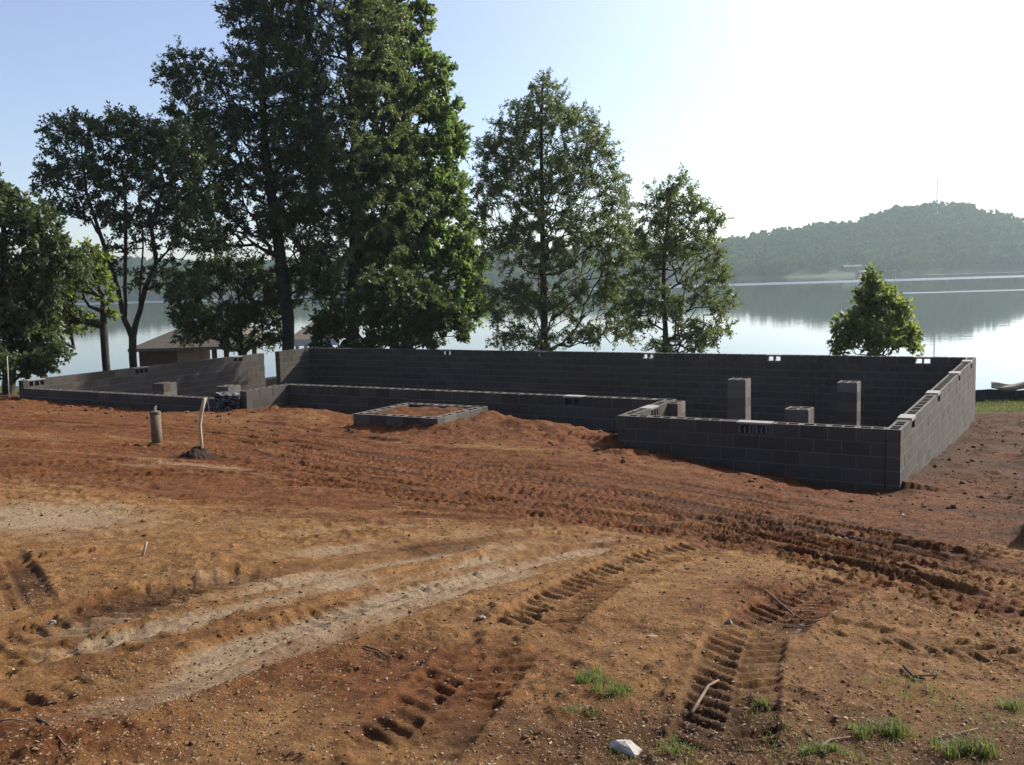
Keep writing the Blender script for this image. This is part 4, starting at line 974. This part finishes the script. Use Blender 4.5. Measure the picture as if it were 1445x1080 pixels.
# ------------------------------------------------------------------ boathouses on the lake
def hip_roof(b, x0, x1, y0, y1, z, h, ridge):
    cx, cy = (x0 + x1) / 2, (y0 + y1) / 2
    V = [(x0, y0, z), (x1, y0, z), (x1, y1, z), (x0, y1, z), (cx - ridge / 2, cy, z + h), (cx + ridge / 2, cy, z + h), (x0, y0, z - .18), (x1, y0, z - .18), (x1, y1, z - .18), (x0, y1, z - .18)]
    b.add(np.array(V), [(0, 1, 5, 4), (1, 2, 5), (2, 3, 4, 5), (3, 0, 4), (0, 6, 7, 1), (1, 7, 8, 2), (2, 8, 9, 3), (3, 9, 6, 0), (6, 9, 8, 7)])
YB = 56.0
e0 = at(180, 493, YB); e1 = at(362, 491, YB); pk = at(296, 451, YB + 3.5)
bh = empty('boathouse', (e0[0] + 3, YB + 3.5, 0), 'brown roofed boathouse on the lake behind the left wall', 'boathouse')
b = MB(); hip_roof(b, e0[0], e1[0], YB, YB + 7.5, e0[2], pk[2] - e0[2], 1.4); b.build('roof', M['roof2'], bh)
wl = at(196, 500, YB + 0.6)[0]; wr = at(250, 500, YB + 0.6)[0]
b = MB(); b.box((0, YB + 0.6, 0), np.eye(3), (wl, 0, -0.5), (wr, 6.2, e0[2] - 0.19)); b.build('plank_wall', M['brownwood'], bh)
b = MB(); x2 = at(272, 500, YB + 0.6)[0]; b.box((0, YB + 0.55, 0), np.eye(3), (wr + 0.01, 0, -0.5), (x2, 1.2, e0[2] - 0.19)); b.build('corner_panel', M['wood'], bh)
for px in (301, 318, 338, 358):
    x_ = at(px, 500, YB + 0.4)[0]; b = MB(); b.box((x_, YB + 0.5, 0), np.eye(3), (-0.12, 0, -1.5), (0.12, 0.24, e0[2] - 0.19)); b.build('post', M['brownwood'], bh)
b = MB(); b.box((0, YB, 0), np.eye(3), (wr, 0.2, 0.5), (e1[0] - 0.2, 7.2, 0.62)); b.build('deck', M['wood'], bh)
YB2 = 60.0
e0 = at(405, 485.5, YB2); e1 = at(470, 481, YB2); pk = at(436, 456, YB2 + 2.5); zz = (e0[2] + e1[2]) / 2
b2 = empty('boathouse', (e0[0] + 1.5, YB2 + 2.5, 0), 'tan roofed boathouse with white fascia behind the dark trees', 'boathouse')
b = MB(); hip_roof(b, e0[0], e1[0] + .3, YB2, YB2 + 5, zz + 0.2, pk[2] - zz, 0.6); b.build('roof', M['roof'], b2)
b = MB(); b.box((0, YB2 - 0.03, 0), np.eye(3), (e0[0], 0, zz - 0.22), (e1[0] + .3, 0.028, zz + 0.19)); b.build('fascia', M['white'], b2)
for px in (408, 419, 431, 443, 455, 468):
    x_ = at(px, 490, YB2 + 0.3)[0]; b = MB(); b.box((x_, YB2 + 0.3, 0), np.eye(3), (-0.09, 0, -1.5), (0.09, 0.18, zz + 0.018)); b.build('post', M['white'], b2)
b = MB(); b.box((0, YB2, 0), np.eye(3), (e0[0], 0.1, 0.5), (e1[0], 4.8, 0.62)); b.build('deck', M['wood'], b2)

# ------------------------------------------------------------------ trees
def build_tree(name, label, Y, trunk_px, blobs, leafm, bark, spacing=0.9, leaf=0.12, wl=0.5, tw_n=8, tw_len=0.7, per=16, r0=0.16, droop=0.15, base_y=None, depth_k=0.85, group='trees along the lake shore', seed=1, cat='tree', jit=0.3, twr=0.004, stems=()):
    global rng
    rng = np.random.default_rng(1000 + seed)
    tr = [at(px, py, Y) for px, py in trunk_px]
    z0 = float(gz(tr[0][0], Y)[0]); basep = np.array([tr[0][0] + (tr[0][0] - tr[1][0]) * 0.1, Y, z0 - 0.2])
    T = [basep] + [np.array(t) for t in tr]
    for i in range(2, len(T)): T[i] = T[i] + np.array([0, rng.normal(0, 0.12), 0])
    root = empty(name, (basep[0], basep[1], z0), label, cat, group)
    # resample trunk
    nodes, par, istr = [], [], []
    for i in range(len(T) - 1):
        m = max(2, int(np.linalg.norm(T[i + 1] - T[i]) / 0.7))
        for k in range(m):
            nodes.append(T[i] + (T[i + 1] - T[i]) * k / m); par.append(len(nodes) - 2)
    nodes.append(T[-1]); par.append(len(nodes) - 2); nt0 = len(nodes)
    for st_ in stems:
        S = [at(px, py, Y) + np.array([0, rng.normal(0, 0.25) * (k > 0), 0]) for k, (px, py) in enumerate(st_)]
        pk_ = int(np.argmin([np.linalg.norm(np.array(q) - S[0]) for q in nodes]))
        for i in range(len(S) - 1):
            m = max(2, int(np.linalg.norm(S[i + 1] - S[i]) / 0.6))
            for k in range(1, m + 1):
                nodes.append(S[i] + (S[i + 1] - S[i]) * k / m); par.append(pk_); pk_ = len(nodes) - 1
    spacing = spacing * 0.64; tw_len = tw_len * 0.9
    # attractors in the crown volume
    A_ = []
    for bl in blobs:
        px, py, rx, ry = bl[:4]; c = at(px, py, Y); s = Y / FPX * 1.02
        RX, RZ = rx * s, ry * s; RY = bl[4] * RX if len(bl) > 4 else depth_k * RX
        n = int(4.19 * RX * RY * RZ / (spacing ** 3) * 1.2) + 3
        d = rand_unit(n) * (rng.random(n) ** (1 / 2.4))[:, None]; A_.append(c + d * np.array([RX, RY, RZ]))
    A_ = np.concatenate(A_); sel = []
    order = rng.permutation(len(A_))
    cell = {}
    for i in order:
        key = tuple(np.floor(A_[i] / spacing).astype(int)); ok = True
        for dx in (-1, 0, 1):
            for dy in (-1, 0, 1):
                for dz_ in (-1, 0, 1):
                    for j in cell.get((key[0] + dx, key[1] + dy, key[2] + dz_), ()):
                        if np.sum((A_[i] - A_[j]) ** 2) < (spacing * 0.8) ** 2: ok = False
        if ok: cell.setdefault(key, []).append(i); sel.append(i)
    A_ = A_[sel]
    T_ = np.array(nodes)
    dtr = np.array([np.min(np.linalg.norm(T_ - a, axis=1)) for a in A_]); A_ = A_[np.argsort(dtr)]
    arr = np.zeros((len(nodes) + len(A_) * 4, 3)); arr[:len(nodes)] = nodes; cnt = len(nodes); tips = []
    for a in A_:
        dv = a - arr[:cnt]; hd = np.hypot(dv[:, 0], dv[:, 1]); dist = np.linalg.norm(dv, axis=1)
        cost = dist + 0.9 * np.maximum(0, 0.45 * hd - dv[:, 2]) ; cost[0:2] += 3
        k = int(np.argmin(cost)); L = dist[k]; m = int(min(3, max(1, L / 0.6))); pk_ = k; side = rng.normal(0, 0.06 * L, 3)
        for q in range(1, m + 1):
            t = q / m; p = arr[k] + (a - arr[k]) * t + side * math.sin(math.pi * t) + Z3 * (-0.06 * L * math.sin(math.pi * t))
            arr[cnt] = p; par.append(pk_); pk_ = cnt; cnt += 1
        tips.append(pk_)
    arr = arr[:cnt]; load = np.zeros(cnt); load[tips] = 1
    for i in range(cnt - 1, 0, -1):
        if par[i] >= 0: load[par[i]] += load[i]
    tot = max(load.max(), 1); rad = np.maximum(r0 * (load / tot) ** 0.5, 0.012)
    # trunk keeps a steady taper
    for i in range(nt0): rad[i] = max(rad[i], r0 * (1 - 0.8 * i / nt0))
    rad[0] *= 1.35
    segs = [i for i in range(1, cnt) if par[i] >= 0]
    P0 = arr[[par[i] for i in segs]]; P1 = arr[segs]; R1 = rad[segs]; R0 = np.minimum(rad[[par[i] for i in segs]], R1 * 1.6 + 0.01)
    # twigs and leaves
    cen = A_.mean(0); tips = [i for i in range(nt0, cnt) if load[i] <= 2.5]; tp = arr[tips]; nt_ = len(tp); tw_n = max(3, int(round(tw_n * 0.6)))
    out = tp - cen; out /= np.linalg.norm(out, axis=1)[:, None] + 1e-9
    td = np.repeat(out, tw_n, 0) * 0.5 + rand_unit(nt_ * tw_n) * 0.9; td[:, 2] -= droop; td /= np.linalg.norm(td, axis=1)[:, None]
    tl = tw_len * rng.uniform(0.55, 1.25, len(td)); tb = np.repeat(tp, tw_n, 0)
    P0 = np.concatenate([P0, tb]); P1 = np.concatenate([P1, tb + td * tl[:, None] * 0.85]); R0 = np.concatenate([R0, np.full(len(td), twr * 1.8)]); R1 = np.concatenate([R1, np.full(len(td), twr)])
    n5 = 5; d = P1 - P0; d /= np.linalg.norm(d, axis=1)[:, None] + 1e-9; up = np.where(np.abs(d[:, 2:3]) < 0.9, np.array([[0, 0, 1.0]]), np.array([[1.0, 0, 0]]))
    a = np.cross(d, up); a /= np.linalg.norm(a, axis=1)[:, None] + 1e-9; b = np.cross(d, a); V = np.empty((len(P0), 2, n5, 3))
    for k in range(n5):
        t = 2 * math.pi * k / n5; o = a * math.cos(t) + b * math.sin(t); V[:, 0, k] = P0 + o * R0[:, None]; V[:, 1, k] = P1 + o * R1[:, None] + d * R1[:, None] * 0.4
    base = np.arange(len(P0))[:, None] * 2 * n5; kk = np.arange(n5)[None]
    F = np.stack([base + kk, base + (kk + 1) % n5, base + n5 + (kk + 1) % n5, base + n5 + kk], 2).reshape(-1, 4)
    np_mesh('trunk', V.reshape(-1, 3), F, bark, root, smooth=True)
    per = int(per * 2.6); leaf = leaf * 1.1; m = len(td) * per; t = rng.uniform(0.1, 1.0, m); bi = np.repeat(np.arange(len(td)), per)
    LP = tb[bi] + td[bi] * (tl[bi] * t)[:, None] + rng.normal(0, leaf * jit, (m, 3))
    ax_ = td[bi] * 0.55 + rand_unit(m) * 0.9; ax_[:, 2] -= 0.1; ax_ /= np.linalg.norm(ax_, axis=1)[:, None]
    V, F = leaf_quads(LP, ax_, leaf * rng.uniform(0.6, 1.35, m), wl)
    np_mesh('crown', V, F, leafm, root)
    print(name, seed, len(tips), len(F)); return len(F)

oak = leaf_mat('willow_oak_leaf', (0.046, 0.072, 0.024), (0.105, 0.14, 0.05), (0.17, 0.22, 0.05), 0.32, 0.4)
oakd = leaf_mat('dark_oak_leaf', (0.032, 0.054, 0.020), (0.066, 0.092, 0.036), (0.10, 0.14, 0.03), 0.25, 0.35)
gum = leaf_mat('sweetgum_leaf', (0.045, 0.080, 0.024), (0.090, 0.135, 0.042), (0.16, 0.24, 0.05), 0.42, 0.3)
lime = leaf_mat('sunlit_lime_leaf', (0.055, 0.082, 0.016), (0.115, 0.15, 0.03), (0.22, 0.28, 0.035), 0.45, 0.3)  # brighter leaf colour paints the sunlit patch at the left edge
bush = leaf_mat('broad_leaf', (0.05, 0.082, 0.024), (0.12, 0.155, 0.045), (0.22, 0.27, 0.06), 0.4, 0.45)

nl = 0
# lone willow oak
nl += build_tree('oak_tree', 'tall willow oak with an airy grey green crown standing alone right of the big trees', 36, [(768, 500), (768, 440), (766, 360), (765, 290), (764, 220), (764, 160), (766, 118)],
    [(768, 138, 24, 30), (765, 185, 55, 48), (720, 220, 45, 45), (815, 215, 45, 55), (765, 255, 75, 50), (705, 285, 36, 45), (845, 285, 45, 55), (860, 350, 50, 45), (780, 340, 80, 50), (705, 345, 28, 35), (845, 410, 55, 35), (760, 420, 55, 35), (715, 425, 32, 35), (860, 455, 40, 32), (745, 470, 50, 25), (810, 470, 40, 25)],
    oak, M['bark_pale'], 0.57, 0.10, 0.38, 7, 0.62, 18, 0.16, 0.12, seed=3)
nl += build_tree('oak_tree', 'smaller willow oak with a thin open crown beside the taller lone one', 33, [(940, 500), (939, 460), (936, 410), (938, 350), (945, 295), (951, 258)],
    [(952, 272, 22, 22), (948, 300, 40, 35), (930, 340, 30, 30), (985, 310, 22, 22), (960, 355, 52, 35), (1003, 325, 14, 10), (985, 390, 40, 25), (925, 400, 35, 30), (1000, 425, 38, 22), (950, 440, 45, 25), (985, 465, 45, 22), (910, 440, 30, 25), (960, 485, 50, 15)],
    oak, M['bark_pale'], 0.52, 0.10, 0.40, 6, 0.56, 16, 0.12, 0.1, seed=4)
nl += build_tree('young_tree', 'small round young tree with big bright leaves rising over the back wall', 29, [(1236, 520), (1236, 480), (1236, 440), (1236, 400)],
    [(1234, 402, 13, 18), (1238, 430, 28, 22), (1222, 448, 22, 18), (1256, 442, 22, 20), (1206, 468, 22, 16), (1262, 472, 28, 20), (1236, 480, 44, 26), (1286, 486, 12, 9), (1190, 488, 13, 10)],
    bush, M['bark'], 0.34, 0.17, 0.5, 6, 0.30, 6, 0.05, -0.2, seed=5)
# the big group
nl += build_tree('oak_tree', 'big dark oak with a leaning forked trunk at the left of the big group', 40, [(406, 510), (405, 450), (400, 390), (390, 330), (380, 270), (372, 200), (368, 120), (372, 30), (376, -60)],
    [(395, -40, 60, 60), (370, 35, 50, 50), (390, 105, 65, 60), (290, 130, 42, 42), (330, 175, 60, 55), (265, 165, 26, 60), (280, 220, 45, 40), (360, 250, 60, 45), (410, 200, 60, 70), (300, 290, 60, 30), (400, 320, 55, 45), (335, 330, 35, 24), (265, 300, 22, 25), (425, 380, 40, 40), (295, 120, 40, 36), (330, 230, 60, 50), (240, 220, 28, 40), (380, 30, 60, 60), (440, 270, 50, 60), (370, 170, 60, 60), (310, 330, 50, 24), (255, 110, 26, 36)],
    oakd, M['bark'], 0.72, 0.12, 0.45, 9, 0.75, 18, 0.27, 0.05, seed=6)
nl += build_tree('oak_tree', 'big grey green willow oak in the middle of the big group', 41, [(498, 505), (498, 440), (500, 360), (503, 280), (500, 200), (495, 110), (490, 10), (488, -80)],
    [(480, -60, 80, 70), (490, 40, 75, 65), (510, 130, 70, 70), (500, 220, 85, 65), (540, 290, 70, 55), (470, 300, 60, 50), (505, 370, 85, 50), (445, 150, 55, 70), (440, 40, 60, 60), (430, -40, 60, 60), (455, 230, 60, 60), (420, 300, 50, 50), (450, 400, 45, 35)],
    oak, M['bark'], 0.78, 0.11, 0.40, 8, 0.72, 18, 0.28, 0.08, seed=7)
nl += build_tree('sweetgum_tree', 'tall bright green sweetgum at the right of the big group', 43, [(575, 510), (573, 440), (570, 350), (566, 260), (560, 170), (552, 80), (545, -10), (540, -90)],
    [(540, -50, 70, 60), (548, 40, 55, 60), (595, 110, 40, 55), (560, 130, 65, 60), (600, 190, 50, 60), (612, 260, 42, 45), (570, 250, 75, 60), (620, 330, 50, 45), (575, 340, 75, 55), (635, 385, 48, 40), (600, 420, 65, 45), (640, 430, 38, 35)],
    gum, M['bark'], 0.80, 0.17, 0.7, 8, 0.68, 15, 0.3, 0.02, seed=8)
nl += build_tree('undergrowth_tree', 'low dark bushy tree beneath the big group, right of the tan boathouse', 38, [(560, 515), (560, 480), (558, 440), (560, 410)],
    [(500, 450, 50, 34), (560, 430, 60, 40), (610, 450, 45, 34), (580, 470, 65, 24), (470, 475, 30, 22), (640, 462, 22, 18), (530, 480, 40, 18)],
    oakd, M['bark'], 0.62, 0.15, 0.6, 7, 0.5, 15, 0.12, 0.1, seed=9)
nl += build_tree('undergrowth_tree', 'low dark bushy tree hanging over the brown boathouse roof', 42, [(345, 515), (342, 480), (338, 440), (335, 400)],
    [(320, 400, 55, 34), (370, 420, 42, 40), (280, 420, 40, 36), (320, 450, 65, 26), (370, 465, 34, 20), (262, 400, 24, 22), (300, 472, 44, 16), (350, 482, 44, 12), (262, 440, 28, 18)],
    oakd, M['bark'], 0.62, 0.13, 0.5, 7, 0.55, 15, 0.13, 0.1, seed=10)
# left trees
nl += build_tree('shade_tree', 'slender tree whose trunk forks low into four thin stems left of the boathouse', 36, [(189, 530), (188, 505), (186, 475), (178, 450), (166, 410), (152, 370), (140, 330), (122, 270), (112, 220)],
    [(90, 200, 36, 28), (150, 195, 58, 32), (200, 205, 50, 36), (250, 225, 50, 44), (72, 245, 30, 22), (130, 250, 60, 36), (210, 265, 60, 40), (265, 285, 42, 40), (110, 290, 45, 24), (175, 310, 50, 26), (240, 335, 36, 22), (280, 330, 26, 26), (255, 365, 24, 14), (222, 388, 30, 16), (150, 372, 24, 12), (262, 405, 26, 16), (180, 345, 30, 12)],
    oakd, M['bark'], 0.62, 0.12, 0.5, 7, 0.6, 13, 0.15, 0.05, seed=11, stems=[[(186, 472), (196, 440), (206, 410), (214, 370), (222, 320), (230, 260)], [(178, 450), (181, 410), (180, 360), (176, 300), (172, 230)], [(196, 440), (199, 400), (196, 350), (200, 290)]])
nl += build_tree('leaning_tree', 'thin leaning trunk with lime lit leaves on its left, left of the forked tree', 31, [(151, 535), (149, 500), (146, 460), (141, 420), (135, 380), (128, 345)],
    [(122, 365, 18, 16), (138, 400, 14, 22), (100, 395, 36, 26), (150, 432, 10, 8), (85, 415, 38, 26), (75, 445, 40, 24), (112, 440, 26, 18), (75, 492, 28, 14), (50, 405, 34, 24)],
    lime, M['bark'], 0.45, 0.12, 0.6, 7, 0.42, 10, 0.13, 0.1, seed=12)
nl += build_tree('shade_tree', 'dense dark broad tree filling the left edge', 29, [(12, 545), (12, 500), (10, 440), (8, 380), (0, 320), (-8, 270)],
    [(-10, 290, 40, 32), (30, 325, 48, 36), (-30, 370, 55, 60), (48, 385, 52, 40), (20, 440, 55, 45), (80, 375, 40, 30), (40, 465, 40, 30), (-20, 470, 45, 40), (30, 495, 40, 24), (-60, 300, 50, 60)],
    oakd, M['bark'], 0.5, 0.13, 0.58, 7, 0.5, 13, 0.2, 0.12, seed=13)
nl += build_tree('shoreline_bush', 'dark leafy bush at the left end of the garage wall', 27.5, [(60, 555), (60, 530), (58, 510)],
    [(20, 520, 40, 18), (58, 512, 24, 20), (-20, 515, 40, 25), (85, 490, 22, 12)],
    oakd, M['bark'], 0.4, 0.11, 0.6, 6, 0.35, 12, 0.05, 0.0, seed=14, cat='bush', group='bushes at the wall ends')
print('leaves', nl)

# ------------------------------------------------------------------ haze over the lake
hz = MB(); hz.box((0, 0, 0), np.eye(3), (-1600, -60, -40), (1800, 1500, 96))
m, t, n, l, p = mat('haze_air'); n.remove(p)
pv = n.new('ShaderNodeVolumePrincipled'); pv.inputs['Color'].default_value = (0.74, 0.92, 0.96, 1); pv.inputs['Density'].default_value = 0.00017; pv.inputs['Anisotropy'].default_value = 0.3
l.new(pv.outputs[0], n['Material Output'].inputs['Volume'])
tag(hz.build('haze', m), 'thin bluish summer haze over the lake', None, None, 'stuff')
